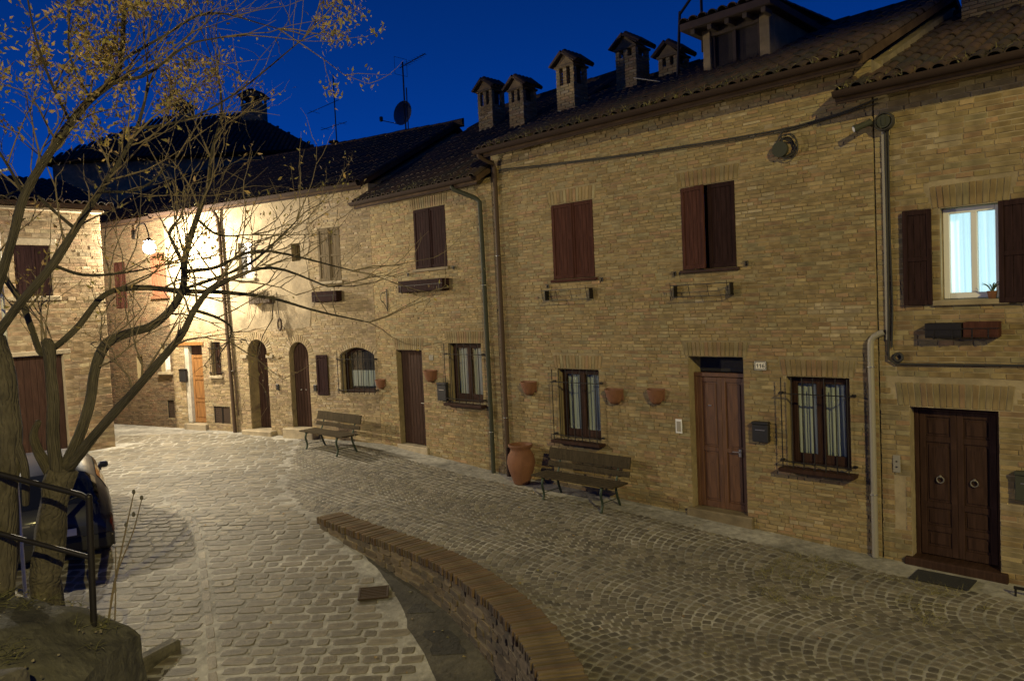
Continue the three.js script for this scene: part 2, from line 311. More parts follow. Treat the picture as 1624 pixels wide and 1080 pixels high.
{ // slabs of the lane, in rows across it
  const list = [];
  for (let k = 0; k < 88; k++) {
    const d0 = 4.5 + k * 0.198, depth = 0.198 * (d0 > 17 ? 0.94 : 1), bend = (x) => -0.10 * (x + 4);    // rows lean a little
    let x = -13 + rr(0, 0.4);
    const end = d0 < 13.6 ? stripX(d0) : wallX(d0) - 0.05;
    while (x < end) {
      const w = rr(0.20, 0.48), xc = x + w / 2, d = d0 + bend(xc) * 0.6;
      x += w;
      const gx = guideX(d);
      if (d < 15.8 && Math.abs(xc - gx) < w / 2 + 0.09) { if (xc < gx && gx - 0.1 - (xc - w / 2) > 0.14) { const a = xc - w / 2, b = gx - 0.1; list.push({ g: pick(PAVERS), m: laid((a + b) / 2, d, lY, 0.06, b - a - 0.04, depth * 0.8, rr(0.004, 0.009)), size: 0.3 }); } x = gx + 0.12; continue; }
      if (offC(xc, d) < 0.35 || offA(xc, d) < 0.35 || (offL(xc, d) < 0.3 && d < 21) || x > end + 0.12) continue;
      if (xc < -6.6 && xc > -8.2 && d > 11.4 && d < 16 && rnd() < 0) continue;
      list.push({ g: pick(PAVERS), m: laid(xc, d + rr(-0.012, 0.012), lY, 0.06 + rr(-0.04, 0.04), w - rr(0.026, 0.07), depth * rr(0.70, 0.86), rr(0.004, 0.010)), size: 0.3 });
    }
  }
  for (let d = 5; d < 15.8; d += 0.34) list.push({ g: pick(PAVERS), m: laid(guideX(d), d, lY, -1.15, 0.30, 0.11, 0.005), size: 0.2 });
  pieces(lane, 'paving_slab', 'paving_slabs', list, M.cobble);
}
struct('asphalt_strip', sheet(3, 12.2, 0.2, (d) => stripX(d) + 0.02 + 0.10 * (fbm(d * 4, 1, 3, 1e6) - 0.5), (d) => wallX(d) - 0.05, 6, lY, 0.006), M.asphalt);
[[9.35, 9.9, 0.055], [7.6, 8.75, 0.06], [10.35, 10.6, 0.075]].forEach(([a, b, t], k) => struct('asphalt_patch', sheet(a, b, 0.05, (d) => stripX(d) + 0.05 + 0.22 * fbm(d * 5, 9 + k, 3, 1e6), (d) => wallX(d) - 0.28 - 0.2 * fbm(d * 6, 4 + k, 3, 1e6), 6, lY, 0.011), std(t, t * 0.9, t * 0.72, { map: mottle, bumpMap: grit, bumpScale: 0.015 })));

// ------------------------------------------------------------------ houses
const PAL = {
  ochre: [[[0.42, 0.315, 0.155], 5], [[0.46, 0.355, 0.19], 4], [[0.38, 0.28, 0.135], 4], [[0.42, 0.28, 0.155], 2], [[0.53, 0.44, 0.28], 1.2], [[0.33, 0.24, 0.12], 1.8], [[0.38, 0.32, 0.175], 2.5]],
  pale: [[[0.50, 0.39, 0.24], 5], [[0.55, 0.45, 0.31], 3], [[0.44, 0.34, 0.20], 4], [[0.44, 0.32, 0.21], 2], [[0.37, 0.28, 0.17], 2]],
  umber: [[[0.24, 0.17, 0.11], 4], [[0.28, 0.205, 0.135], 3], [[0.20, 0.145, 0.095], 3], [[0.27, 0.17, 0.11], 2], [[0.17, 0.13, 0.09], 2]],
  stone: [[[0.42, 0.32, 0.20], 4], [[0.50, 0.40, 0.26], 4], [[0.36, 0.26, 0.15], 3], [[0.46, 0.31, 0.19], 2], [[0.32, 0.25, 0.16], 2]],
};
const BW = 0.26, BH = 0.062;
function brickVariant(c) { // front face at z = 0, chamfered, corners a little uneven
  const j = () => rr(-0.004, 0.004), X = BW / 2, Y = BH / 2, k = 0.005;
  const o = [[-X + j(), -Y + j() * 0.6], [X + j(), -Y + j() * 0.6], [X + j(), Y + j() * 0.6], [-X + j(), Y + j() * 0.6]], z = () => rr(-0.003, 0.002);
  const f = o.map(([x, y]) => [x - Math.sign(x) * k * rr(0.6, 1.5), y - Math.sign(y) * k * rr(0.5, 1.1), z()]), m = o.map(([x, y]) => [x, y, -0.009]), b = o.map(([x, y]) => [x, y, -0.03]);
  const q = [[f[0], f[1], f[2], f[3]]];
  for (let i = 0; i < 4; i++) { const n = (i + 1) % 4; q.push([m[i], m[n], f[n], f[i]], [b[i], b[n], m[n], m[i]]); }
  return tint(quads(q, (v) => [v[0], v[1] - v[2]]), c);
}
const VARS = {};
for (const k of Object.keys(PAL)) { VARS[k] = []; for (const [c, w] of PAL[k]) for (let i = 0; i < w * 2.2; i++) VARS[k].push(brickVariant(shade(c, rr(0.92, 1.08)).map((x) => x * rr(0.97, 1.03)))); VARS[k].sort((a, b) => a.attributes.color.getX(0) - b.attributes.color.getX(0)); }
const extent = (o, y) => {
  if (y < o.y0 || y > o.y1 + (o.rise ?? 0)) return null;
  if (y <= o.y1 || !o.rise) return [o.x0, o.x1];
  const w = (o.x1 - o.x0) / 2, R = (w * w + o.rise * o.rise) / (2 * o.rise), h = R - o.rise + (y - o.y1), s = Math.sqrt(Math.max(0, R * R - h * h)), c = (o.x0 + o.x1) / 2;
  return [c - s, c + s];
};
function arcPath(p, o, grow = 0) {
  const w = (o.x1 - o.x0) / 2, c = (o.x0 + o.x1) / 2;
  p.moveTo(o.x0, o.y0); p.lineTo(o.x1, o.y0); p.lineTo(o.x1, o.y1);
  if (o.rise) { const R = (w * w + o.rise * o.rise) / (2 * o.rise), a = Math.asin(Math.min(1, w / R)), cy = o.y1 + o.rise - R; for (let i = 1; i < 16; i++) { const t = Math.PI / 2 - a + (i / 16) * 2 * a; p.lineTo(c + R * Math.cos(t), cy + R * Math.sin(t)); } }
  p.lineTo(o.x0, o.y1); p.lineTo(o.x0, o.y0);
}
/** one brick front: backing of mortar with real openings, bricks proud of it */
function front(house, u0, { x0, x1, y0, y1, openings, palette, mortar = M.mortar, course = [0.048, 0.068], length = [0.10, 0.31], thick = 0.42, z = 0, arches = [], plaster = [] }) {
  const s = new THREE.Shape(); s.moveTo(x0, y0); s.lineTo(x1, y0); s.lineTo(x1, y1); s.lineTo(x0, y1); s.lineTo(x0, y0);
  for (const o of openings) { const p = new THREE.Path(); arcPath(p, o); s.holes.push(p); }
  const g = new THREE.ExtrudeGeometry(s, { depth: thick, bevelEnabled: false, curveSegments: 8 }); g.translate(0, 0, -thick - 0.008 + z);
  const wall = mesh('wall', flat(g), mortar, house); wall.position.x = -u0;
  const list = [], vs = VARS[palette];
  const put = (x, y, w, h, rot = 0, proud = rr(-0.005, 0.006), v = null) => list.push({ g: v ?? vs[Math.min(vs.length - 1, Math.floor(Math.min(0.999, Math.max(0, 0.62 * rnd() + 0.38 * (0.5 + 2.2 * (fbm(x * 0.7 + 9, y * 0.9 + u0, 3, 1e6) - 0.5))))  * vs.length))], m: mat4(x, y, z + proud, w / BW, h / BH, 1, rot ? Q().setFromAxisAngle(V(0, 0, 1), rot) : undefined), size: Math.sqrt(w * h) });
  for (let y = y0; y < y1 - 0.03;) {
    const h = Math.min(rr(...course), y1 - y), yc = y + h / 2;
    let cuts = [];
    for (const o of openings) for (const yy of [y + 0.008, yc, y + h - 0.008]) { const e = extent(o, yy); if (e) cuts.push([e[0], e[1]]); }
    for (const a of arches) for (const yy of [y + 0.012, yc, y + h - 0.012]) { const e = a.zone(yy); if (e) cuts.push(e); }
    for (const a of plaster) if (yc > a.y0 && yc < a.y1) cuts.push([a.x0, a.x1]);
    cuts.sort((a, b) => a[0] - b[0]);
    let x = x0; const runs = [];
    for (const [a, b] of cuts) { if (a > x + 0.02) runs.push([x, Math.min(a, x1)]); x = Math.max(x, b); }
    if (x < x1 - 0.02) runs.push([x, x1]);
    for (const [a, b] of runs) {
      let p = a + (a === x0 ? -rr(0, 0.2) : 0);
      while (p < b - 0.01) {
        let w = rr(...length); if (b - (p + w) < length[0] * 0.7) w = b - p;
        const lo = Math.max(p, a), hi = Math.min(p + w, b);
        if (hi - lo > 0.025) put((lo + hi) / 2, yc + rr(-0.003, 0.003), hi - lo - rr(0.006, 0.012), h - rr(0.006, 0.011));
        p += w;
      }
    }
    y += h;
  }
  for (const a of arches) a.lay(put);
  pieces(wall, 'brick', 'brickwork', list, M.brick);
  return wall;
}
/** flat arch of upright bricks over an opening */
const flatArch = (o, hgt = 0.27, over = 0.12, red = 0) => ({
  zone: (y) => (y > o.y1 && y < o.y1 + hgt + 0.01 ? [o.x0 - over * 0.4 - ((y - o.y1) / hgt) * over * 0.6, o.x1 + over * 0.4 + ((y - o.y1) / hgt) * over * 0.6] : null),
  lay: (put) => { const n = Math.round((o.x1 - o.x0 + over) / 0.078), c = (o.x0 + o.x1) / 2, W = o.x1 - o.x0 + over; for (let i = 0; i < n; i++) { const t = (i + 0.5) / n - 0.5; put(c + t * W * 1.03, o.y1 + hgt / 2 + 0.004, hgt - 0.012, W / n - 0.011, Math.PI / 2 - t * 0.24, rr(0, 0.005)); } },
});
const roundArch = (o, ring = 0.2) => {
  const w = (o.x1 - o.x0) / 2, c = (o.x0 + o.x1) / 2, R = (w * w + o.rise * o.rise) / (2 * o.rise), cy = o.y1 + o.rise - R, a = Math.asin(Math.min(1, w / R));
  return {
    zone: (y) => { const h = y - cy; if (y < o.y1 || h > R + ring) return null; const s = Math.sqrt((R + ring) ** 2 - h * h); return [c - s, c + s]; },
    lay: (put) => { const n = Math.round((2 * a * (R + ring / 2)) / 0.075); for (let i = 0; i < n; i++) { const t = Math.PI / 2 - a + ((i + 0.5) / n) * 2 * a; put(c + (R + ring / 2) * Math.cos(t), cy + (R + ring / 2) * Math.sin(t), ring - 0.012, (2 * a * R) / n - 0.008, t, rr(0, 0.006)); } },
  };
};
function shell(house, u0, x0, x1, y0, eave, run, slope, deep = 0.43) { // sides and back of the house
  const ridge = eave + slope * run - 0.1, t = 0.25;
  const side = (x) => { const s = new THREE.Shape(); s.moveTo(deep, y0); s.lineTo(2 * run, y0); s.lineTo(2 * run, eave - 0.1); s.lineTo(run, ridge); s.lineTo(deep, eave + slope * deep - 0.12); const g = new THREE.ExtrudeGeometry(s, { depth: t, bevelEnabled: false }); g.rotateY(Math.PI / 2).translate(x, 0, 0); return g; };
  const o = mesh('side_wall', [side(x0), side(x1 - t), span(x0 + t, x1 - t, y0, eave - 0.1, -2 * run, -2 * run + t, 0.01)], M.mortar, house); o.position.x = -u0; return o;
}
// barrel roof tile: half pipe with thickness, runs along -z, narrow end up the slope
function coppo(c) {
  const n = 6, Lx = 0.46, q = [], P = (r, i, z) => { const a = Math.PI - (i / n) * Math.PI; return [Math.cos(a) * r, Math.sin(a) * r * 0.85, z]; };
  for (let i = 0; i < n; i++) {
    q.push([P(0.098, i, 0), P(0.098, i + 1, 0), P(0.08, i + 1, -Lx), P(0.08, i, -Lx)]);
    q.push([P(0.082, i, 0), P(0.082, i + 1, 0), P(0.098, i + 1, 0), P(0.098, i, 0)]);
    q.push([P(0.082, i + 1, 0), P(0.082, i, 0), P(0.066, i, -Lx), P(0.066, i + 1, -Lx)]);
  }
  return tint(quads(q, (v) => [v[0], v[2]]), c);
}
const TILES = []; for (let i = 0; i < 14; i++) TILES.push(coppo(shade(pick([[0.14, 0.085, 0.055], [0.11, 0.075, 0.05], [0.17, 0.10, 0.06], [0.09, 0.075, 0.055]]), rr(0.6, 0.95))));
function roofOf(house, u0, x0, x1, eave, run, slope, { weeds = 40, over = 0.38, rows = 99 } = {}) {
  const ridge = eave + slope * (run + over), s = new THREE.Shape(), t = 0.13;
  s.moveTo(-over, eave - t); s.lineTo(-over, eave); s.lineTo(run, ridge); s.lineTo(2 * run + over, eave); s.lineTo(2 * run + over, eave - t); s.lineTo(run, ridge - t);
  const g = new THREE.ExtrudeGeometry(s, { depth: x1 - x0, bevelEnabled: false }); g.rotateY(Math.PI / 2).translate(x0, 0, 0);
  const roof = mesh('roof', flat(g), M.roofUnder, house); roof.position.x = -u0;
  const list = [], ang = Math.atan(slope), q = Q().setFromAxisAngle(V(1, 0, 0), ang), len = (run + over) / Math.cos(ang), n = Math.min(rows, Math.floor(len / 0.36));
  for (let x = x0 + 0.1; x < x1 - 0.02; x += 0.205) for (let k = 0; k < n; k++) {
    const a = -0.05 + k * 0.36, z = over - a * Math.cos(ang), y = eave + a * Math.sin(ang) + 0.012 + (k % 2) * 0.004;
    list.push({ g: pick(TILES), m: mat4(x + rr(-0.012, 0.012), y, z, 1, rr(0.9, 1.1), 1, q.clone().multiply(Q().setFromAxisAngle(V(0, 1, 0), rr(-0.03, 0.03)))), size: 0.3 });
  }
  pieces(roof, 'roof_tile', 'roof_tiles', list, M.tile);
  const rid = []; for (let x = x0; x < x1; x += 0.42) { const c = flat(new THREE.CylinderGeometry(0.12, 0.13, 0.46, 8, 1, false, -Math.PI / 2, Math.PI)); c.rotateZ(Math.PI / 2).rotateX(0); rid.push(c.translate(x + 0.21, ridge - 0.02 + rr(0, 0.02), -run)); }
  mesh('ridge_cap', rid, M.roofUnder, roof);
  // half round gutter on brackets, thick lip
  const gr = new THREE.Shape(); gr.absarc(0, 0, 0.085, Math.PI, 2 * Math.PI, false); gr.lineTo(0.072, 0); gr.absarc(0, 0, 0.072, 2 * Math.PI, Math.PI, true); gr.lineTo(-0.085, 0);
  const gg = new THREE.ExtrudeGeometry(gr, { depth: x1 - x0 - 0.02, bevelEnabled: false, curveSegments: 8 }); gg.rotateY(Math.PI / 2).translate(x0 + 0.01, eave - 0.015, over + 0.075);
  mesh('gutter', [gg, span(x0 + 0.01, x1 - 0.01, eave - 0.17, eave - 0.02, over - 0.03, over - 0.005, 0.004)], M.gutter, roof);
  if (weeds) {
    const b = new Bag();
    for (let i = 0; i < weeds; i++) { const x = rr(x0 + 0.1, x1 - 0.1), z = over + rr(-0.25, 0.08), y = eave + Math.max(0, over - z) * slope; for (let k = 0; k < 5; k++) { const h = rr(0.03, 0.12), w = rr(0.012, 0.03), a = rr(0, 6.28), l = rr(0, 0.09); b.add(blade, mat4(x + rr(-0.04, 0.04), y + 0.02, z, w, h, 1, Q().setFromEuler(new THREE.Euler(rr(-0.4, 0.4), a, rr(-0.5, 0.5)))), shade([0.15, 0.13, 0.055], rr(0.6, 1.4))); } }
    tag(mesh('weeds', b.geo(), M.weed, roof), null, null, null, 'stuff');
  }
  return roof;
}
const blade = quads([[[-0.5, 0, 0], [0.5, 0, 0], [0.35, 0.6, 0.03], [-0.35, 0.6, 0.03]], [[-0.35, 0.6, 0.03], [0.35, 0.6, 0.03], [0, 1, 0.12]]], (v) => [v[0], v[1]]);
/** a chimney like a little brick hut: stack, openings between piers, tiled gable cap */
function chimney(roof, x, z, y0, y1, w, d, open = 0.3) {
  const b = new Bag(), vs = VARS.ochre, body = y1 - 0.30, sh = body - open;
  const face = (cx, cz, rot, len, ya, yb) => { for (let y = ya; y < yb - 0.02; y += 0.066) for (let p = -len / 2 + (Math.round(y / 0.066) % 2 ? 0 : -0.12); p < len / 2; p += 0.24) { const lo = Math.max(p, -len / 2), hi = Math.min(p + 0.24, len / 2); if (hi - lo < 0.03) continue; const m = new THREE.Matrix4().makeRotationY(rot).setPosition(cx, 0, cz).multiply(mat4((lo + hi) / 2, y + 0.033, rr(-0.004, 0.004), (hi - lo - 0.01) / BW, 0.056 / BH, 1)); b.add(pick(vs), m); } };
  const solid = (cx, cz, ww, dd, ya, yb) => { face(cx, cz + dd / 2, 0, ww, ya, yb); face(cx, cz - dd / 2, Math.PI, ww, ya, yb); face(cx + ww / 2, cz, Math.PI / 2, dd, ya, yb); face(cx - ww / 2, cz, -Math.PI / 2, dd, ya, yb); b.add(cbox(ww - 0.03, yb - ya, dd - 0.03, 0.004, cx, (ya + yb) / 2, cz), new THREE.Matrix4(), [0.25, 0.19, 0.11]); };
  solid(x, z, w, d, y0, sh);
  b.add(cbox(w * 0.6, open, d * 0.6, 0.01, x, sh + open / 2, z), new THREE.Matrix4(), [0.03, 0.026, 0.02]);  // near-black core: the dark inside the openings is painted in
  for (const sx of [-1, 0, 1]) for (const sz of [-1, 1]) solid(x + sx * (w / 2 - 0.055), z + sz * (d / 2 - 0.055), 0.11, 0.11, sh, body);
  b.add(cbox(w + 0.06, 0.05, d + 0.06, 0.008, x, body + 0.025, z), new THREE.Matrix4(), [0.22, 0.16, 0.09]);
  const a = Math.atan2(0.26, w / 2 + 0.1);
  for (const s of [-1, 1]) {
    const len = Math.hypot(0.26, w / 2 + 0.1), m = mat4(x + s * (w / 4 + 0.05), body + 0.05 + 0.13, z, 1, 1, 1, Q().setFromAxisAngle(V(0, 0, 1), -s * a));
    b.add(cbox(len, 0.04, d + 0.22, 0.006), m, [0.09, 0.06, 0.042]);
    for (let k = -2; k <= 2; k++) b.add(pick(TILES), mat4(x + s * 0.02, body + 0.05 + 0.27, z + k * ((d + 0.16) / 5), 1, 1, (len * 1.02) / 0.46, Q().setFromEuler(new THREE.Euler(0, -s * Math.PI / 2, 0)).premultiply(Q().setFromAxisAngle(V(0, 0, 1), -s * a))));
  }
  const tri = new THREE.Shape(); tri.moveTo(-w / 2, 0); tri.lineTo(w / 2, 0); tri.lineTo(0, 0.24); const tg = new THREE.ExtrudeGeometry(tri, { depth: d, bevelEnabled: false }); tg.translate(x, body + 0.05, z - d / 2);
  b.add(flat(tg), new THREE.Matrix4(), [0.30, 0.22, 0.12]);
  return mesh('chimney', b.geo(), M.brick, roof);
}
// ---- windows and doors (children of their house; pieces below them)
const sub = (parent, name, g, m) => mesh(name, g, m, parent);
function panelLeaf(w, h, t, panels, m) { // framed wooden leaf with sunk panels, centred on x, base at y 0, front at z = t
  const st = Math.min(0.085, w * 0.17), g = [span(-w / 2, -w / 2 + st, 0, h, 0, t, 0.005), span(w / 2 - st, w / 2, 0, h, 0, t, 0.005)];
  let y = 0; const rows = [...panels, h];
  const rails = [0, ...panels, h - st * 1.05]; rails.forEach((r, i) => { const hh = i === 0 ? st * 1.5 : st * 1.05; g.push(span(-w / 2 + st + 0.0005, w / 2 - st - 0.0005, r, r + hh, 0.002, t - 0.003, 0.004)); });
  for (let i = 0; i < rails.length - 1; i++) { const a = rails[i] + (i === 0 ? st * 1.5 : st * 1.05), b = rails[i + 1]; if (b - a > 0.06) { g.push(span(-w / 2 + st + 0.002, w / 2 - st - 0.002, a + 0.001, b - 0.001, 0.004, t - 0.024, 0.002)); g.push(cbox(w - 2 * st - 0.06, b - a - 0.07, 0.02, 0.009, 0, (a + b) / 2, t - 0.02)); } }
  return join(g);
}
function shutterLeaf(w, h, solid = false) { // boarded leaf with raised frame; slats shown as sunk boards
  const st = 0.06, t = 0.035, g = [span(-w / 2, -w / 2 + st, 0, h, 0, t, 0.004), span(w / 2 - st, w / 2, 0, h, 0, t, 0.004)];
  for (const y of [0, h - st - 0.01]) g.push(span(-w / 2 + st + 0.0005, w / 2 - st - 0.0005, y, y + st + 0.01, 0.002, t - 0.002, 0.004));
  if (!solid) g.push(span(-w / 2 + st + 0.0005, w / 2 - st - 0.0005, h * 0.46, h * 0.46 + st, 0.002, t - 0.002, 0.004));
  const n = Math.max(2, Math.round((w - 2 * st) / 0.09)), bw = (w - 2 * st) / n;
  for (let i = 0; i < n; i++) g.push(span(-w / 2 + st + i * bw + 0.002, -w / 2 + st + (i + 1) * bw - 0.002, st * 0.5, h - st * 0.5, 0.006, t - 0.016, 0.003));
  return join(g);
}
function curtainSheet(x0, x1, y0, y1, z, folds) {
  const n = folds * 6, pos = [], uv = [], idx = [];
  for (let i = 0; i <= n; i++) for (let j = 0; j <= 4; j++) { const t = i / n; pos.push(x0 + (x1 - x0) * t, y0 + ((y1 - y0) * j) / 4, z + 0.022 * Math.sin(t * folds * 6.283 + j * 0.25) * (1.1 - 0.15 * j)); uv.push(t, j / 4); }
  for (let i = 0; i < n; i++) for (let j = 0; j < 4; j++) { const a = i * 5 + j, b = a + 5; idx.push(a, b, a + 1, b, b + 1, a + 1); }
  const g = new THREE.BufferGeometry(); g.setAttribute('position', new THREE.Float32BufferAttribute(pos, 3)); g.setAttribute('uv', new THREE.Float32BufferAttribute(uv, 2)); g.setIndex(idx); g.computeVertexNormals(); return flat(g);
}
function casement(win, o, m, zf = -0.16, curtain = M.curtain) { // two-leaf timber window with panes and curtains, room dark behind
  const c = (o.x0 + o.x1) / 2, fr = 0.05, sash = 0.065, y1 = o.y1 + (o.rise ?? 0);
  sub(win, 'frame', [span(o.x0 - 0.01, o.x0 + fr, o.y0, y1, zf - 0.05, zf, 0.004), span(o.x1 - fr, o.x1 + 0.01, o.y0, y1, zf - 0.05, zf, 0.004), span(o.x0 + fr, o.x1 - fr, o.y1 - fr, y1, zf - 0.05, zf - 0.002, 0.004), span(o.x0 + fr, o.x1 - fr, o.y0, o.y0 + fr, zf - 0.05, zf - 0.002, 0.004)], m);
  for (const s of [-1, 1]) {
    const a = s < 0 ? o.x0 + fr : c + 0.001, b = s < 0 ? c - 0.001 : o.x1 - fr, ya = o.y0 + fr, yb = o.y1 - fr;
    const f = sub(win, 'sash', [span(a, a + sash, ya, yb, zf - 0.02, zf + 0.018, 0.005), span(b - sash, b, ya, yb, zf - 0.02, zf + 0.018, 0.005), span(a + sash, b - sash, ya, ya + sash * 2.1, zf - 0.018, zf + 0.015, 0.005), span(a + sash, b - sash, yb - sash, yb, zf - 0.018, zf + 0.015, 0.005)], m);
    sub(win, 'pane', span(a + sash - 0.004, b - sash + 0.004, ya + sash * 2.1 - 0.004, yb - sash + 0.004, zf - 0.006, zf - 0.002, 0.001), M.glass);
    if (curtain) sub(win, 'curtain', curtainSheet(a + sash * 0.6, b - sash * 0.6, ya + 0.05, yb - 0.02, zf - 0.09, 4), curtain);
  }
}
function grille(win, o, n, out, belly = 0) { // projecting iron grille: uprights, two flats, ties into the wall
  const x0 = o.x0 - 0.05, x1 = o.x1 + 0.05, y0 = o.y0 - 0.01, y1 = o.y1 + 0.0;
  for (let i = 0; i < n; i++) { const x = x0 + 0.03 + ((x1 - x0 - 0.06) * i) / (n - 1); sub(win, 'bar', rod([x, y0, out], [x, y1, out], 0.009, 6), M.iron); }
  for (const y of [y0 + 0.10, o.y0 + (o.y1 - o.y0) * 0.82]) sub(win, 'crossbar', [span(x0 - 0.01, x1 + 0.01, y - 0.006, y + 0.006, out - 0.018, out + 0.018, 0.002), span(x0 - 0.012, x0 + 0.006, y - 0.007, y + 0.007, -0.04, out + 0.016, 0.002), span(x1 - 0.006, x1 + 0.012, y - 0.007, y + 0.007, -0.04, out + 0.016, 0.002), cbox(0.07, 0.035, 0.03, 0.008, x0 - 0.02, y, 0.02), cbox(0.07, 0.035, 0.03, 0.008, x1 + 0.02, y, 0.02)], M.iron);
}
function stay(x, y, parent) { sub(parent, 'shutter_catch', [span(x - 0.006, x + 0.006, y - 0.05, y + 0.02, 0.0, 0.05, 0.002), span(x - 0.05, x + 0.05, y + 0.012, y + 0.026, 0.035, 0.05, 0.003), span(x + 0.035, x + 0.05, y - 0.055, y + 0.01, 0.036, 0.049, 0.002)], M.iron); }
const closedShutters = (win, o, m, z = -0.03, solid = true) => { const c = (o.x0 + o.x1) / 2, w = (o.x1 - o.x0) / 2 - 0.006; for (const s of [-1, 1]) { const l = sub(win, 'shutter', shutterLeaf(w, o.y1 - o.y0 - 0.012, solid), m); l.position.set(c + s * (w / 2 + 0.002), o.y0 + 0.006, z); } sub(win, 'astragal', span(c - 0.016, c + 0.016, o.y0 + 0.01, o.y1 - 0.01, z + 0.036, z + 0.05, 0.004), m); };
const part = (house, u0, name) => { const o = empty(name, house); o.position.x = -u0; return o; };
const wallThing = (name, label, cat, u, y, off = 0, group) => { const [x, d] = fromA(u, off); return thing(name, label, cat, [x, y, -d], turnOf(A_ANG), group); };
const houseA = (name, label, u0) => { const [x, d] = fromA(u0, 0); return thing(name, label, 'house', [x, 0, -d], turnOf(A_ANG)); };
const op = (x0, x1, y0, y1, rise) => ({ x0, x1, y0, y1, rise });

// ================================================================== the long house with number plate (A)
{
  const u0 = 0.02, h = houseA('brick_house', 'tall ochre brick house with red shuttered windows and a brown panelled door', u0);
  const w1 = op(1.66, 2.69, 4.21, 5.68), w2 = op(4.61, 5.60, 4.21, 5.61), l1 = op(1.64, 2.68, 1.03, 2.43), l2 = op(6.38, 7.35, 1.02, 2.43), dr = op(4.64, 5.66, 0.05, 2.72);
  front(h, u0, { x0: 0.02, x1: 7.76, y0: -0.7, y1: 7.0, openings: [w1, w2, l1, l2, dr], palette: 'ochre', arches: [flatArch(w1), flatArch(w2), flatArch(l1), flatArch(l2), flatArch(dr, 0.25)] });
  shell(h, u0, 0.02, 7.76, -0.7, 7.0, 4.5, 0.43);
  const roof = roofOf(h, u0, 0.0, 7.78, 7.0, 4.5, 0.43, { weeds: 170 });
  chimney(roof, 0.56, -2.2, 7.8, 9.34, 0.52, 0.5, 0.42);
  chimney(roof, 1.48, -3.3, 8.2, 9.72, 0.56, 0.55, 0.0 + 0.2);
  chimney(roof, 2.38, -3.6, 8.3, 9.38, 0.5, 0.5, 0.2);
  { // roof terrace room
    const b = new Bag(), I = new THREE.Matrix4(), wc = [0.36, 0.27, 0.14];
    const x0 = 3.95, x1 = 5.32, z0 = -2.1, z1 = -5.6, y0 = 7.6, y1 = 8.92;
    b.add(span(x0, x0 + 0.16, y0, y1, z0 - 0.2, z0, 0.01), I, wc); b.add(span(x1 - 0.2, x1, y0, y1, z0 - 0.2, z0, 0.01), I, wc);
    b.add(span(x0 + 0.16, x1 - 0.2, y0, 8.12, z0 - 0.2, z0 - 0.02, 0.01), I, wc); b.add(span(x0 + 0.16, x1 - 0.2, 8.78, y1, z0 - 0.2, z0 - 0.02, 0.01), I, [0.10, 0.07, 0.05]);
    b.add(span(x1 - 0.2, x1, y0, y1, z1, z0 - 0.2, 0.01), I, wc); b.add(span(x0, x0 + 0.16, y0, y1, z1, z0 - 0.2, 0.01), I, wc); b.add(span(x0, x1, y0, y1, z1 - 0.2, z1, 0.01), I, wc);
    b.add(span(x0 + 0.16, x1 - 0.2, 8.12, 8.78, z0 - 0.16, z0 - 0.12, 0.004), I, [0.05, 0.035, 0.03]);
    for (const x of [x0 + 0.16, 4.55, x1 - 0.26]) b.add(span(x, x + 0.07, 8.12, 8.78, z0 - 0.12, z0 - 0.06, 0.006), I, [0.07, 0.045, 0.035]);
    b.add(span(x0 - 0.3, x1 + 0.18, y1, y1 + 0.14, z1 - 0.3, z0 + 0.34, 0.01), I, [0.08, 0.05, 0.04]);
    for (let x = x0 - 0.2; x < x1 + 0.15; x += 0.205) for (let k = 0; k < 9; k++) b.add(pick(TILES), mat4(x, y1 + 0.14 + k * 0.03, z0 + 0.38 - k * 0.4, 1, 1, 1, Q().setFromAxisAngle(V(1, 0, 0), 0.1)));
    for (let x = x0 - 0.1; x < x1; x += 0.36) b.add(span(x, x + 0.09, y1 - 0.1, y1 - 0.003, z0, z0 + 0.28, 0.006), I, [0.12, 0.085, 0.055]);
    mesh('roof_room', b.geo(), M.brick, roof);
  }
  const a = part(h, u0, 'window'); closedShutters(a, w1, M.shutter); sub(a, 'sill', span(1.60, 2.75, 4.15, 4.205, -0.1, 0.045, 0.008), M.shutter); stay(1.50, 4.10, a); stay(2.86, 4.16, a);
  // second window: one leaf ajar
  const b = part(h, u0, 'window'); { const w = 0.485, r = sub(b, 'shutter', shutterLeaf(w, 1.39, true), M.shutterDark); r.position.set(5.60 - w / 2 - 0.004, 4.215, -0.03); const l = sub(b, 'shutter', shutterLeaf(w, 1.39, true).translate(w / 2, 0, 0), M.shutter); l.position.set(4.618, 4.215, -0.02); l.rotation.y = -11 * D2R; }
  sub(b, 'frame', [span(4.62, 4.66, 4.22, 5.60, -0.3, -0.2, 0.004), span(5.55, 5.59, 4.22, 5.60, -0.3, -0.2, 0.004), span(4.66, 5.55, 5.54, 5.60, -0.3, -0.2, 0.004)], M.frameWood); sub(b, 'pane', span(4.66, 5.55, 4.22, 5.54, -0.25, -0.245, 0.001), M.glass);
  sub(b, 'sill', span(4.56, 5.66, 4.15, 4.205, -0.1, 0.045, 0.008), M.frameWood); stay(4.44, 4.17, b); stay(5.78, 4.26, b);
  for (const [o, n] of [[l1, 7], [l2, 7]]) { const c = part(h, u0, 'window'); casement(c, o, M.frameWood); grille(c, o, n, 0.15); sub(c, 'sill', span(o.x0 - 0.08, o.x1 + 0.1, o.y0 - 0.075, o.y0 - 0.012, -0.12, 0.20, 0.008), M.frameWood); }
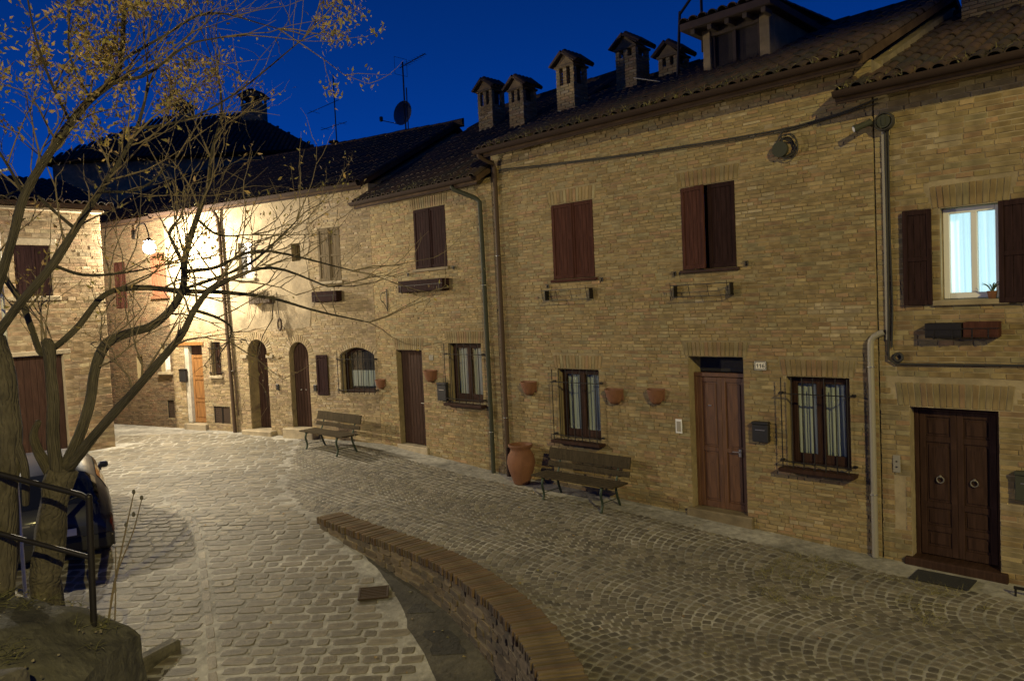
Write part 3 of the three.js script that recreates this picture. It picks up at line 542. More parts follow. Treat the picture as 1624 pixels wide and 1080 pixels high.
  const d = part(h, u0, 'door'); {
    sub(d, 'frame', [span(4.645, 4.70, 0.06, 2.36, -0.24, -0.17, 0.005), span(5.60, 5.655, 0.06, 2.36, -0.24, -0.17, 0.005), span(4.645, 5.655, 2.36, 2.43, -0.24, -0.165, 0.006)], M.doorWood);
    for (const s of [-1, 1]) { const l = sub(d, 'door_leaf', panelLeaf(0.448, 2.27, 0.05, [0.98], M.doorWood), M.doorWood); l.position.set(5.15 + s * 0.2255, 0.08, -0.235); }
    sub(d, 'transom_pane', span(4.66, 5.64, 2.43, 2.71, -0.21, -0.205, 0.001), M.glass); sub(d, 'transom_shade_sheet', span(4.65, 5.65, 2.43, 2.715, -0.40, -0.39, 0.002), M.room);  // sheet behind the transom has the hall's darkness painted into its colour
    sub(d, 'handle', [cbox(0.05, 0.13, 0.012, 0.003, 5.47, 1.08, -0.178), rod([5.47, 1.10, -0.18], [5.47, 1.10, -0.13], 0.01), rod([5.47, 1.10, -0.13], [5.36, 1.10, -0.13], 0.009)], M.steel);
    sub(d, 'letter_slot', cbox(0.06, 0.02, 0.012, 0.003, 4.93, 1.86, -0.18), M.steel);
    sub(d, 'doorstep', span(4.55, 5.78, -0.25, 0.075, -0.40, 0.07, 0.015), M.threshold);
  }
}
// ================================================================== the low-eaved house beside it (B)
{
  const u0 = -4.42, h = houseA('brick_house', 'low-eaved brick house with one dark shuttered window above a plain dark plank door', u0);
  const w = op(-2.67, -1.53, 4.70, 6.10), l = op(-1.64, -0.55, 1.58, 2.93), dr = op(-3.62, -2.62, 0.40, 2.76);
  front(h, u0, { x0: -4.42, x1: 0.02, y0: -0.5, y1: 6.5, openings: [w, l, dr], palette: 'ochre', arches: [flatArch(w), flatArch(l), flatArch(dr, 0.3)] });
  shell(h, u0, -4.42, 0.02, -0.5, 6.48, 5.2, 0.57);
  const roof = roofOf(h, u0, -4.5, 0.0, 6.48, 5.2, 0.57, { weeds: 60, over: 0.42 });
  chimney(roof, -3.05, -3.2, 8.0, 9.78, 0.55, 0.5, 0.4);
  chimney(roof, -1.35, -2.6, 7.7, 9.33, 0.5, 0.5, 0.3);
  const a = part(h, u0, 'window'); closedShutters(a, w, M.shutterDark); sub(a, 'sill', span(-2.74, -1.46, 4.63, 4.695, -0.1, 0.05, 0.008), M.threshold); stay(-2.95, 4.60, a); stay(-1.30, 4.66, a);
  const c = part(h, u0, 'window'); casement(c, l, M.frameWood); grille(c, l, 6, 0.12); sub(c, 'sill', span(-1.72, -0.45, 1.50, 1.565, -0.12, 0.17, 0.008), M.frameWood);
  const d = part(h, u0, 'door'); { for (let i = 0; i < 8; i++) sub(d, 'plank', span(-3.61 + i * 0.123, -3.61 + (i + 1) * 0.123 - 0.005, 0.42, 2.74, -0.20, -0.15 + (i % 3) * 0.002, 0.006), M.doorDark); sub(d, 'frame', span(-3.615, -2.625, 2.70, 2.755, -0.2, -0.13, 0.004), M.doorDark); sub(d, 'handle', [cbox(0.04, 0.12, 0.012, 0.003, -2.74, 1.45, -0.145), rod([-2.74, 1.46, -0.15], [-2.74, 1.46, -0.10], 0.01), rod([-2.74, 1.46, -0.10], [-2.85, 1.46, -0.10], 0.008)], M.steel); sub(d, 'doorstep', span(-3.70, -2.52, 0.10, 0.405, -0.4, 0.06, 0.015), M.travertine); }
}
// ================================================================== the house with the lit window (R)
{
  const u0 = 7.78, h = houseA('brick_house', 'brick house with the lit window above a dark double door', u0);
  const w = op(8.60, 9.30, 3.55, 4.79), dr = op(8.17, 9.25, -0.14, 2.06), w2 = op(11.0, 11.9, 3.6, 4.9), l2 = op(10.6, 11.5, 0.8, 2.1);
  front(h, u0, { x0: 7.78, x1: 13.2, y0: -0.8, y1: 6.52, openings: [w, dr, w2, l2], palette: 'ochre', mortar: M.mortarPale, course: [0.062, 0.085], length: [0.14, 0.36], arches: [flatArch(w, 0.31, 0.2), flatArch(dr, 0.34, 0.3), flatArch(w2), flatArch(l2)], plaster: [op(7.95, 8.10, 0.25, 1.05)] });
  shell(h, u0, 7.78, 13.2, -0.8, 6.5, 4.5, 0.43);
  const roof = roofOf(h, u0, 7.4, 13.3, 6.54, 4.5, 0.43, { weeds: 110, over: 0.42 });
  chimney(roof, 8.6, -3.6, 7.6, 10.6, 0.9, 0.7, 0.3);
  // open window, lit room
  const a = part(h, u0, 'lit_window'); {
    sub(a, 'frame', [span(8.605, 8.68, 3.56, 4.78, -0.2, -0.12, 0.006), span(9.22, 9.295, 3.56, 4.78, -0.2, -0.12, 0.006), span(8.68, 9.22, 4.71, 4.78, -0.2, -0.122, 0.006), span(8.68, 9.22, 3.56, 3.64, -0.2, -0.122, 0.006), span(8.94, 9.01, 3.64, 4.71, -0.195, -0.105, 0.006)], M.whitePaint);
    for (const [p, q] of [[8.68, 8.94], [9.01, 9.22]]) sub(a, 'pane', span(p - 0.003, q + 0.003, 3.637, 4.713, -0.165, -0.161, 0.001), M.glass);
    sub(a, 'window_curtain', [curtainSheet(8.64, 8.97, 3.6, 4.75, -0.30, 4), curtainSheet(8.99, 9.27, 3.6, 4.75, -0.30, 3)], M.lit);
    for (const [x, t, wd] of [[8.50, 0, 0.36], [9.29, 0, 0.52]]) { const l = sub(a, 'shutter', shutterLeaf(wd, 1.31, false), M.shutterDark); l.position.set(x - (x < 9 ? wd / 2 : -wd / 2), 3.49, x < 9 ? 0.025 : 0.05); l.rotation.y = x < 9 ? 0.06 : -0.1; }
    sub(a, 'sill', span(8.50, 9.40, 3.47, 3.545, -0.2, 0.05, 0.01), M.mortarPale);
    const light = new THREE.RectAreaLight(rgb(0.62, 0.92, 1), 1.0, 0.56, 1.05); light.position.set(8.95 - u0, 4.17, -0.10); light.name = 'window_glow'; h.add(light); light.rotation.y = Math.PI;
  }
  const b = part(h, u0, 'window'); closedShutters(b, w2, M.shutterDark); const c = part(h, u0, 'window'); casement(c, l2, M.frameWood); grille(c, l2, 6, 0.12);
  const d = part(h, u0, 'door'); {
    sub(d, 'frame', [span(8.175, 8.23, -0.1, 2.05, -0.26, -0.18, 0.005), span(9.19, 9.245, -0.1, 2.05, -0.26, -0.18, 0.005), span(8.23, 9.19, 1.99, 2.05, -0.26, -0.182, 0.005)], M.doorDark);
    for (const s of [-1, 1]) { const l = sub(d, 'door_leaf', panelLeaf(0.472, 2.06, 0.055, [0.34, 0.68, 1.62], M.doorDark), M.doorDark); l.position.set(8.71 + s * 0.2375, -0.075, -0.25); const k = sub(d, 'knocker', [flat(new THREE.TorusGeometry(0.045, 0.009, 8, 20).translate(8.71 + s * 0.21, 1.02, -0.175)), flat(new THREE.SphereGeometry(0.022, 10, 8).translate(8.71 + s * 0.21, 1.065, -0.183))], M.knocker); }
    sub(d, 'doorstep', span(8.08, 9.34, -0.5, -0.09, -0.4, 0.07, 0.015), M.doorDark);
  }
}
function vents(h, u0, list) {
  for (const [o, n] of list) { const v = part(h, u0, 'cellar_vent'); for (let i = 0; i < n; i++) { const a = o.x0 + ((o.x1 - o.x0) * i) / n, b = o.x0 + ((o.x1 - o.x0) * (i + 1)) / n; for (const e of [a + 0.004, b - 0.03]) sub(v, 'frame_bar', span(e, e + 0.026, o.y0, o.y1, -0.05, -0.015, 0.003), M.iron); for (let y = o.y0 + 0.03; y < o.y1; y += 0.06) sub(v, 'slat', cbox(b - a - 0.06, 0.05, 0.008, 0.002, (a + b) / 2, y, -0.035), M.ironRust); } sub(v, 'backing', span(o.x0 - 0.01, o.x1 + 0.01, o.y0 - 0.01, o.y1 + 0.01, -0.2, -0.19, 0.002), M.room); }  // backing is a near-black sheet, painted cellar darkness behind the slats
}
// ================================================================== the far house with arched doors (C)
const fromC = (u, off) => [C0[0] + u * Math.sin(C_ANG) - off * Math.cos(C_ANG), C0[1] - u * Math.cos(C_ANG) - off * Math.sin(C_ANG)];
const wallThingC = (name, label, cat, u, y, off = 0, group) => { const [x, d] = fromC(u, off); return thing(name, label, cat, [x, y, -d], turnOf(C_ANG), group); };
{
  const h = thing('brick_house', 'long pale brick house at the end of the street with two arched doorways', 'house', [C0[0], 0, -C0[1]], turnOf(C_ANG)), u0 = 0;
  const a1 = op(-4.76, -3.98, 0.5, 2.70, 0.39), a2 = op(-3.12, -2.40, 0.62, 2.64, 0.355), sw = op(-1.27, -0.10, 1.62, 2.62, 0.2), low = op(-2.02, -1.72, 1.7, 2.5), up1 = op(-1.82, -1.05, 4.60, 6.0), small = op(-2.79, -2.46, 5.2, 5.68), barred = op(-4.88, -4.28, 4.85, 5.86), od = op(-7.55, -6.72, 0.58, 2.95), nw = op(-6.32, -5.9, 2.05, 3.05), v1 = op(-6.35, -5.65, 0.62, 1.13);
  front(h, u0, { x0: -8.1, x1: 0.0, y0: -0.4, y1: 7.0, openings: [a1, a2, sw, low, up1, small, barred, od, nw, v1], palette: 'pale', mortar: M.mortarPale, arches: [roundArch(a1, 0.22), roundArch(a2, 0.2), roundArch(sw, 0.14), flatArch(od, 0.15)], plaster: [op(-8.1, -2.2, 3.4, 7)] });
  { const s = new THREE.Shape(); s.moveTo(-8.095, 3.32); for (let x = -8.095; x < -2.2; x += 0.15) s.lineTo(x, 3.36 + 0.16 * (fbm(x * 2.3, 4, 3, 1e6) - 0.5)); for (let y = 3.4; y < 6.95; y += 0.15) s.lineTo(-2.2 + 0.5 * (fbm(y * 1.7, 8, 3, 1e6) - 0.5), y); s.lineTo(-2.2, 6.96); s.lineTo(-8.095, 6.96); for (const o of [small, barred]) { const p = new THREE.Path(); arcPath(p, o); s.holes.push(p); } const g = new THREE.ExtrudeGeometry(s, { depth: 0.016, bevelEnabled: false }); g.translate(0, 0, -0.009); mesh('plaster_coat', flat(g), M.plasterCream, h); }
  shell(h, u0, -8.1, 0.0, -0.4, 6.98, 4.2, 0.5);
  const roof = roofOf(h, u0, -8.1, 0.05, 6.98, 4.2, 0.5, { weeds: 60, over: 0.35 });
  const archDoor = (o, m, z, plaster) => {
    const d = part(h, u0, 'door'), c = (o.x0 + o.x1) / 2, s = new THREE.Shape(); arcPath(s, { x0: o.x0 + 0.004, x1: o.x1 - 0.004, y0: o.y0, y1: o.y1, rise: o.rise - 0.004 });
    const g = new THREE.ExtrudeGeometry(s, { depth: 0.05, bevelEnabled: false }); g.translate(0, 0, z); sub(d, 'door_leaf', flat(g), m);
    for (let x = o.x0 + 0.09; x < o.x1 - 0.05; x += 0.105) { const e = o.y1 + Math.sqrt(Math.max(0, ((o.x1 - o.x0) / 2) ** 2 - (x - c) ** 2)) - 0.03; sub(d, 'batten', span(x - 0.012, x + 0.012, o.y0 + 0.02, e, z + 0.051, z + 0.062, 0.003), m); }
    sub(d, 'knob', [flat(new THREE.SphereGeometry(0.022, 10, 8).translate(c - 0.09, o.y0 + 1.05, z + 0.09)), flat(new THREE.SphereGeometry(0.022, 10, 8).translate(c + 0.09, o.y0 + 1.05, z + 0.09))], M.steel);
    sub(d, 'doorstep', span(o.x0 - 0.18, o.x1 + 0.22, o.y0 - 0.45, o.y0 + 0.012, -0.38, 0.24, 0.02), M.travertine);
    return d;
  };
  const d1 = archDoor(a1, M.doorDark, -0.40); for (const a of [-5.02, -3.975]) sub(d1, 'impost', span(a, a + 0.27, 2.56, 2.66, -0.06, 0.06, 0.012), M.travertine);
  
  archDoor(a2, M.doorDark, -0.22);
  const w = part(h, u0, 'window'); { const s = new THREE.Shape(); arcPath(s, sw); const i = new THREE.Path(); arcPath(i, { x0: sw.x0 + 0.09, x1: sw.x1 - 0.09, y0: sw.y0 + 0.1, y1: sw.y1 - 0.04, rise: 0.16 }); s.holes.push(i); const g = new THREE.ExtrudeGeometry(s, { depth: 0.06, bevelEnabled: false }); g.translate(0, 0, -0.26); sub(w, 'frame', flat(g), M.frameWood); sub(w, 'pane', span(-1.19, -0.18, 1.70, 2.72, -0.235, -0.23, 0.001), M.glass); sub(w, 'curtain', curtainSheet(-1.1, -0.2, 1.78, 2.2, -0.28, 7), M.curtain); sub(w, 'room_shade_sheet', span(-1.25, -0.12, 1.64, 2.78, -0.42, -0.40, 0.002), M.room); grille(w, { x0: sw.x0, x1: sw.x1, y0: sw.y0, y1: sw.y1 + 0.1 }, 8, 0.08); }  // sheet behind the curtain paints the dark of the room
  const lowS = part(h, u0, 'window'); { const l = sub(lowS, 'shutter', shutterLeaf(0.40, 1.08, true), M.shutterDark); l.position.set(-1.88, 1.56, 0.02); }
  const u1 = part(h, u0, 'window'); closedShutters(u1, up1, M.shutterOchre, -0.03, false); sub(u1, 'sill', span(-1.9, -0.98, 4.52, 4.595, -0.1, 0.06, 0.01), M.travertine);
  const sm = part(h, u0, 'window'); sub(sm, 'frame', [span(-2.79, -2.74, 5.2, 5.68, -0.2, -0.14, 0.004), span(-2.51, -2.46, 5.2, 5.68, -0.2, -0.14, 0.004), span(-2.74, -2.51, 5.63, 5.68, -0.2, -0.14, 0.004), span(-2.74, -2.51, 5.2, 5.25, -0.2, -0.14, 0.004)], M.shutterOchre); sub(sm, 'pane', span(-2.745, -2.505, 5.245, 5.635, -0.17, -0.166, 0.001), M.glass); sub(sm, 'room_shade_sheet', span(-2.8, -2.45, 5.19, 5.69, -0.42, -0.4, 0.002), M.room);  // interior shade is painted on the sheet behind this pane
  const bw = part(h, u0, 'window'); casement(bw, barred, M.whitePaint, -0.12, M.curtainWhite); grille(bw, barred, 4, 0.05); sub(bw, 'sill', span(-4.95, -4.2, 4.76, 4.84, -0.1, 0.08, 0.01), M.travertine);
  const nn = part(h, u0, 'window'); casement(nn, nw, M.frameWood, -0.15, M.curtain); grille(nn, nw, 4, 0.03); sub(nn, 'sill', span(-6.4, -5.82, 1.97, 2.045, -0.1, 0.07, 0.01), M.travertine);
  vents(h, u0, [[v1, 2]]);
  const dd = part(h, u0, 'door'); {
    sub(dd, 'frame', span(-7.545, -7.37, 0.6, 2.94, -0.40, -0.015, 0.01), M.whitePlaster);
    const l = sub(dd, 'door_leaf', panelLeaf(0.62, 2.06, 0.05, [0.62, 1.3], M.doorOrange), M.doorOrange); l.position.set(-7.04, 0.6, -0.16);
    sub(dd, 'transom', span(-7.36, -6.725, 2.67, 2.94, -0.2, -0.13, 0.006), M.frameWood);
    sub(dd, 'lintel', span(-8.05, -6.62, 2.955, 3.07, -0.1, 0.03, 0.012), M.doorOrange);
    sub(dd, 'doorstep', span(-7.6, -6.62, 0.2, 0.585, -0.4, 0.12, 0.02), M.travertine);
  }
}
// ================================================================== the narrow house at the end of the street (D)
{
  const u0 = -8.104, [hx, hd] = fromC(u0, 0), h = thing('brick_house', 'narrow reddish brick house with red shutters where the street bends away', 'house', [hx, 0, -hd], turnOf(C_ANG));
  const w0 = op(-8.66, -8.22, 2.15, 3.03), redw = op(-8.80, -8.17, 4.52, 5.87), farw = op(-10.72, -10.15, 4.2, 5.7), slit = op(-9.88, -9.58, 1.94, 2.65), v2 = op(-8.49, -8.16, 0.7, 1.26);
  front(h, u0, { x0: -12.6, x1: -8.104, y0: -0.4, y1: 6.95, openings: [w0, redw, farw, slit, v2], palette: 'umber', mortar: M.mortar });
  shell(h, u0, -12.6, -8.104, -0.4, 6.93, 4.2, 0.5); roofOf(h, u0, -12.7, -8.11, 6.93, 4.2, 0.5, { weeds: 20, over: 0.35 });
  const ww = part(h, u0, 'window'); casement(ww, w0, M.whitePaint, -0.15, M.curtainWhite); sub(ww, 'sill', span(-8.75, -8.1, 2.07, 2.145, -0.1, 0.09, 0.01), M.travertine);
  const rw = part(h, u0, 'window'); closedShutters(rw, redw, M.shutterRed, 0.0, false); sub(rw, 'sill', span(-8.86, -8.02, 4.43, 4.515, -0.1, 0.08, 0.01), M.terracotta);
  const fw = part(h, u0, 'window'); closedShutters(fw, farw, M.shutter, -0.03, false);
  const sl = part(h, u0, 'window'); sub(sl, 'pane', span(-9.89, -9.57, 1.93, 2.66, -0.2, -0.19, 0.002), M.carGlass);
  vents(h, u0, [[v2, 1]]);
}
// ================================================================== the stone house on the other side (L)
{
  const u0 = 0, h = thing('stone_house', 'rough stone house with a dark square window above a wide brown door', 'house', [L0[0], 0, -L0[1]], turnOf(L_ANG));
  const w = op(-2.08, -1.24, 4.52, 5.82), dr = op(-2.45, -1.12, 0.0, 3.0);
  front(h, u0, { x0: -6.5, x1: 0, y0: -1.0, y1: 6.88, openings: [w, dr], palette: 'stone', mortar: M.mortarPale, course: [0.06, 0.13], length: [0.12, 0.46], arches: [] });
  // the wall that closes its street corner
  { const g = new THREE.Group(); const o = mesh('side_wall', [span(-0.45, 0, -1.0, 6.86, -7, -0.425, 0.01)], M.mortarPale, h); const list = []; const vs = VARS.stone; for (let y = -0.2; y < 6.8;) { const hh = rr(0.06, 0.13); for (let z = -6.9; z < 0;) { const L = rr(0.14, 0.45), b = Math.min(0.0, z + L); list.push({ g: pick(vs), m: new THREE.Matrix4().makeRotationY(Math.PI / 2).setPosition(rr(-0.004, 0.008), y + hh / 2, (z + b) / 2).multiply(mat4(0, 0, 0, (b - z - 0.01) / BW, (hh - 0.01) / BH, 1)), size: 0.2 }); z += L; } y += hh; } pieces(o, 'stone', 'stonework', list, M.brick); }
  { const s = new THREE.Shape(); s.moveTo(-0.3, 6.78); s.lineTo(-0.3, 6.9); s.lineTo(3.6, 8.1); s.lineTo(7.2, 6.9); s.lineTo(7.2, 6.78); s.lineTo(3.6, 7.98); const g = new THREE.ExtrudeGeometry(s, { depth: 6.95, bevelEnabled: false }); g.rotateY(Math.PI / 2).translate(-6.7, 0, 0); const roof = mesh('roof', flat(g), M.roofUnder, h); const list = [], ang = Math.atan(1.2 / 3.9), q = Q().setFromAxisAngle(V(1, 0, 0), ang); for (let x = -6.6; x < 0.2; x += 0.205) for (let k = 0; k < 11; k++) list.push({ g: pick(TILES), m: mat4(x, 6.905 + k * 0.36 * Math.sin(ang), 0.34 - k * 0.36 * Math.cos(ang), 1, 1, 1, q), size: 0.3 }); pieces(roof, 'roof_tile', 'roof_tiles', list, M.tile); mesh('eave_stone', span(-6.6, 0.06, 6.70, 6.775, -0.2, 0.16, 0.01), M.travertine, roof); }
  const a = part(h, u0, 'window'); for (const x of [-1.87, -1.45]) sub(a, 'shutter', shutterLeaf(0.41, 1.29, true).translate(x, 4.525, -0.1), M.shutterDark); sub(a, 'sill', span(-2.3, -1.12, 4.40, 4.515, -0.2, 0.16, 0.012), M.travertine); sub(a, 'lintel', span(-2.25, -1.1, 5.825, 6.0, -0.1, 0.012, 0.01), M.travertine);
  const d = part(h, u0, 'door'); for (let i = 0; i < 9; i++) sub(d, 'plank', span(-2.44 + i * 0.146, -2.44 + (i + 1) * 0.146 - 0.005, 0.0, 2.98, -0.22, -0.17, 0.006), M.doorDark); sub(d, 'lintel', span(-2.6, -0.95, 3.003, 3.12, -0.2, 0.02, 0.012), M.travertine);
}
// ================================================================== the big roof behind
{
  const h = thing('background_house', 'large dark house behind the street with a hipped roof and two chimneys', 'house', [-13.6, 0, -34]);
  mesh('wall', span(-6.5, 5.2, 0, 10.9, -9, 0, 0.02), M.mortar, h);
  const P = { a: [-6.9, 10.9, 0.5], b: [5.6, 10.9, 0.5], c: [5.6, 10.9, -9.5], d: [-6.9, 10.9, -9.5], r: [1.2, 13.75, -3.5], s: [-3.4, 13.2, -3.5] };
  const roof = mesh('roof', quads([[P.a, P.b, P.r, P.s], [P.b, P.c, P.r], [P.d, P.a, P.s], [P.c, P.d, P.s, P.r], [P.d, P.c, P.b, P.a]], (v) => [v[0], v[2]]), M.roofUnder, h);
  const list = []; for (let x = -6.8; x < 5.5; x += 0.23) { for (let k = 0; k < 12; k++) { const t = k / 12, lo = -6.9 + t * 3.7, hi = 5.6 - t * 4.4; if (x < lo + 0.3 || x > hi - 0.3) continue; list.push({ g: pick(TILES), m: mat4(x, 10.93 + t * 2.75, 0.55 - t * 4, 1.0, 0.8, 1, Q().setFromAxisAngle(V(1, 0, 0), Math.atan(2.65 / 4))), size: 0.3 }); } }
  pieces(roof, 'roof_tile', 'roof_tiles', list, M.tile);
  chimney(roof, 1.7, -2.9, 12.4, 14.5, 1.0, 0.8, 0.3); chimney(roof, -1.7, -3.0, 12.4, 14.2, 0.7, 0.6, 0.3);
}

// ------------------------------------------------------------------ the low curved wall
{
  const t = thing('low_wall', 'low curved retaining wall capped with a row of bricks on edge, between lane and piazza', 'wall', [wallX(10), 0, -10]), ox = -wallX(10), oz = 10;
  const top = (d) => 0.12 + (13.4 - d) * 0.015, W = 0.47;
  const pts = []; for (let d = 13.55; d > 2.5;) { const e = 0.01, n = Math.hypot((wallX(d + e) - wallX(d - e)) / (2 * e), 1); pts.push([wallX(d), d]); d -= 0.073 / n; }
  // smooth the centre line
  for (let k = 0; k < 14; k++) for (let i = 1; i < pts.length - 1; i++) { pts[i] = [(pts[i - 1][0] + 2 * pts[i][0] + pts[i + 1][0]) / 4, (pts[i - 1][1] + 2 * pts[i][1] + pts[i + 1][1]) / 4]; }
  const dir = (i) => { const a = pts[Math.max(0, i - 2)], b = pts[Math.min(pts.length - 1, i + 2)], l = Math.hypot(b[0] - a[0], b[1] - a[1]); return [(b[0] - a[0]) / l, (b[1] - a[1]) / l]; };
  // core
  const q = [], S = (i, s, y) => { const [dx, dd] = dir(i), w = (W / 2 - 0.035) * s; return [pts[i][0] + dd * w * 1 + ox, y, -(pts[i][1] - dx * w) + oz]; };
  const side = (i, s) => S(i, s, 0);
  for (let i = 0; i < pts.length - 1; i++) {
    const ya = top(pts[i][1]) - 0.10, yb = top(pts[i + 1][1]) - 0.10, lo = laneY(pts[i][1]) - 0.4, lb = laneY(pts[i + 1][1]) - 0.4;
    q.push([S(i, 1, lo), S(i + 1, 1, lb), S(i + 1, 1, yb), S(i, 1, ya)], [S(i + 1, -1, lb), S(i, -1, lo), S(i, -1, ya), S(i + 1, -1, yb)], [S(i, 1, ya), S(i + 1, 1, yb), S(i + 1, -1, yb), S(i, -1, ya)]);
  }
  q.push([S(0, -1, -0.4), S(0, 1, -0.4), S(0, 1, top(13.5) - 0.1), S(0, -1, top(13.5) - 0.1)]);
  const core = quads(q, (v) => [v[0] * 0.7 + v[2] * 0.7, v[1]]);
  mesh('core', core, M.mortar, t);
  // coping: bricks on edge, two to a course
  const C = [[0.20, 0.145, 0.085], [0.17, 0.125, 0.075], [0.23, 0.17, 0.10], [0.15, 0.115, 0.07], [0.20, 0.13, 0.075]];
  const variants = []; for (let i = 0; i < 16; i++) { const g = cbox(0.475, 0.12, 0.063, rr(0.006, 0.012)), p = g.attributes.position; const sx = rr(-0.05, 0.05); for (let k = 0; k < p.count; k++) p.setXYZ(k, p.getX(k) + rr(-0.001, 0.001), p.getY(k) + sx * p.getX(k) * 0.25, p.getZ(k)); g.computeVertexNormals(); variants.push(tint(g, shade(pick(C), rr(0.8, 1.2)))); }
  const list = [], stones = [];
  for (let i = 0; i < pts.length; i++) {
    const [dx, dd] = dir(i), yaw = Math.atan2(-dx, -dd) , d = pts[i][1];
    const ang = Math.atan2(dx, -dd);       // direction of travel in x,z
    const qy = Q().setFromAxisAngle(up, ang);
    { const w = rr(-0.012, 0.012); list.push({ g: pick(variants), m: mat4(pts[i][0] + dd * w + ox, top(d) - 0.06 + rr(-0.010, 0.008), -(d - dx * w) + oz, rr(0.94, 1.03), 1, rr(0.84, 0.96), qy.clone().multiply(Q().setFromAxisAngle(V(1, 0, 0), rr(-0.03, 0.03)))), size: 0.2 }); }
  }
  pieces(t, 'coping_brick', 'coping_bricks', list, M.brick);
  // rubble face on the lane side
  const face = []; let s = 0;
  const rub = []; for (let i = 0; i < 14; i++) rub.push(tint(stone(0.2, 0.06, 8, [0.2, 0.16, 0.1]), shade(pick([[0.24, 0.18, 0.10], [0.20, 0.15, 0.085], [0.28, 0.215, 0.13], [0.17, 0.135, 0.085]]), rr(0.8, 1.2))));
  for (let row = 0; row < 9; row++) for (let i = 1; i < pts.length - 2;) {
    const n = 2 + Math.floor(rnd() * 4), k = Math.min(pts.length - 1, i + n), m = Math.round((i + k) / 2), d = pts[m][1], y = top(d) - 0.135 - row * 0.105 - 0.04 + rr(-0.02, 0.02);
    i = k; if (y < laneY(d) - 0.03) continue;
    const [dx, dd] = dir(m), ang = Math.atan2(dx, -dd), side = dd > 0 ? -1 : 1;
    const w = (W / 2 - 0.04) * (dd < 0 ? 1 : -1);
    const nrm = V(dd * (dd < 0 ? 1 : -1), 0, dx * (dd < 0 ? 1 : -1)).normalize();
    const along = V(dx, 0, -dd).normalize(), up2 = V().crossVectors(along, nrm).normalize();
    const R = new THREE.Matrix4().makeBasis(along, nrm, V().crossVectors(along, nrm)); const px = pts[m][0] + nrm.x * (W / 2 - 0.04) + ox, pz = -d + nrm.z * (W / 2 - 0.04) + oz;
    face.push({ g: pick(rub), m: R.setPosition(px, y, pz).multiply(mat4(0, 0, 0, n * 0.073 * 0.94, rr(0.010, 0.03), rr(0.08, 0.125))), size: 0.18 });
  }
  pieces(t, 'rubble_stone', 'rubble_stones', face, M.brick);
}
// ------------------------------------------------------------------ street things
{
  const t = thing('drain_grate', 'rusty rectangular drain grate set in the lane slabs', 'drain grate', [-2.2, lY(10.93, -2.2) + 0.012, -10.93], 0.12);
  t.rotation.set(0.139, 0.12, 0, 'YXZ');
  mesh('frame', [span(-0.22, 0.22, 0, 0.03, -0.17, -0.14, 0.004), span(-0.22, 0.22, 0, 0.03, 0.14, 0.17, 0.004), span(-0.22, -0.19, 0, 0.03, -0.14, 0.14, 0.004), span(0.19, 0.22, 0, 0.03, -0.14, 0.14, 0.004), span(-0.19, 0.19, -0.02, 0.001, -0.14, 0.14, 0.001)], M.ironRust, t);
  for (let i = 0; i < 6; i++) mesh('slat', span(-0.19, 0.19, 0.002, 0.026, -0.125 + i * 0.045, -0.10 + i * 0.045, 0.003), M.ironRust, t);
}
{
  const c = V(-4.8, lY(9.45, -4.8), -9.45), t = thing('kerb_stone', 'worn pale kerb stone lying at the edge of the lane', 'kerb', [c.x, c.y, c.z], 1.15);
  mesh('block', (() => { const g = cbox(0.82, 0.22, 0.2, 0.03, 0, 0.03, 0), p = g.attributes.position; for (let i = 0; i < p.count; i++) p.setXYZ(i, p.getX(i) + 0.02 * vnoise(p.getY(i) * 20, p.getZ(i) * 20), p.getY(i) + 0.03 * vnoise(p.getX(i) * 6, p.getZ(i) * 9), p.getZ(i)); g.computeVertexNormals(); return g; })(), M.rockPale, t);
}
function bench(x, d, label) {
  const t = thing('bench', label, 'bench', [x, piazzaY(d), -d], turnOf(A_ANG), 'park benches along the fronts'), L = 1.95;
  for (const [z, w] of [[0.24, 0.11], [0.115, 0.11], [-0.01, 0.11], [-0.135, 0.10]]) mesh('seat_plank', cbox(L, 0.035, w, 0.007, 0, 0.455, z), M.benchWood, t);
  const tilt = 0.22; for (const [y, hh] of [[0.60, 0.10], [0.80, 0.22]]) { const o = mesh('back_plank', cbox(L, hh, 0.032, 0.007), M.benchWood, t); o.position.set(0, y, -0.235 - (y - 0.6) * tilt); o.rotation.x = -tilt; }
  for (const s of [-0.70, 0.70]) {
    mesh('leg', [limb([[s, 0.44, 0.24, 0.026], [s, 0.30, 0.28, 0.025], [s, 0.12, 0.24, 0.022], [s, -0.03, 0.29, 0.026]], 8)], M.benchLeg, t);
    mesh('leg', [limb([[s, 0.44, -0.16, 0.026], [s, 0.25, -0.19, 0.024], [s, -0.03, -0.30, 0.024]], 8)], M.benchLeg, t);
    mesh('bracket', [span(s - 0.022, s + 0.022, 0.405, 0.436, -0.2, 0.28, 0.006), limb([[s, 0.42, -0.18, 0.022], [s, 0.6, -0.255, 0.02], [s, 0.9, -0.325, 0.018]], 6)], M.benchLeg, t);
    mesh('brace', rod([s, 0.14, 0.24], [s, 0.14, -0.24], 0.008, 6), M.benchLeg, t);
  }
}
bench(1.15, 14.04, 'weathered plank bench beside the big terracotta jar');
bench(-4.67, 18.84, 'weathered plank bench in front of the arched window');
{
  const [x, d] = fromA(0.84, 0.33), t = thing('terracotta_jar', 'big round-bellied terracotta jar between the drainpipes and the bench', 'jar', [x, piazzaY(d) - 0.01, -d]);
  mesh('body', lathe([[0, 0], [0.15, 0], [0.17, 0.03], [0.26, 0.30], [0.295, 0.46], [0.27, 0.60], [0.21, 0.70], [0.20, 0.74], [0.25, 0.79], [0.255, 0.83], [0.22, 0.835], [0.18, 0.76], [0.18, 0.5], [0, 0.4]], 32), M.terracotta, t);
}
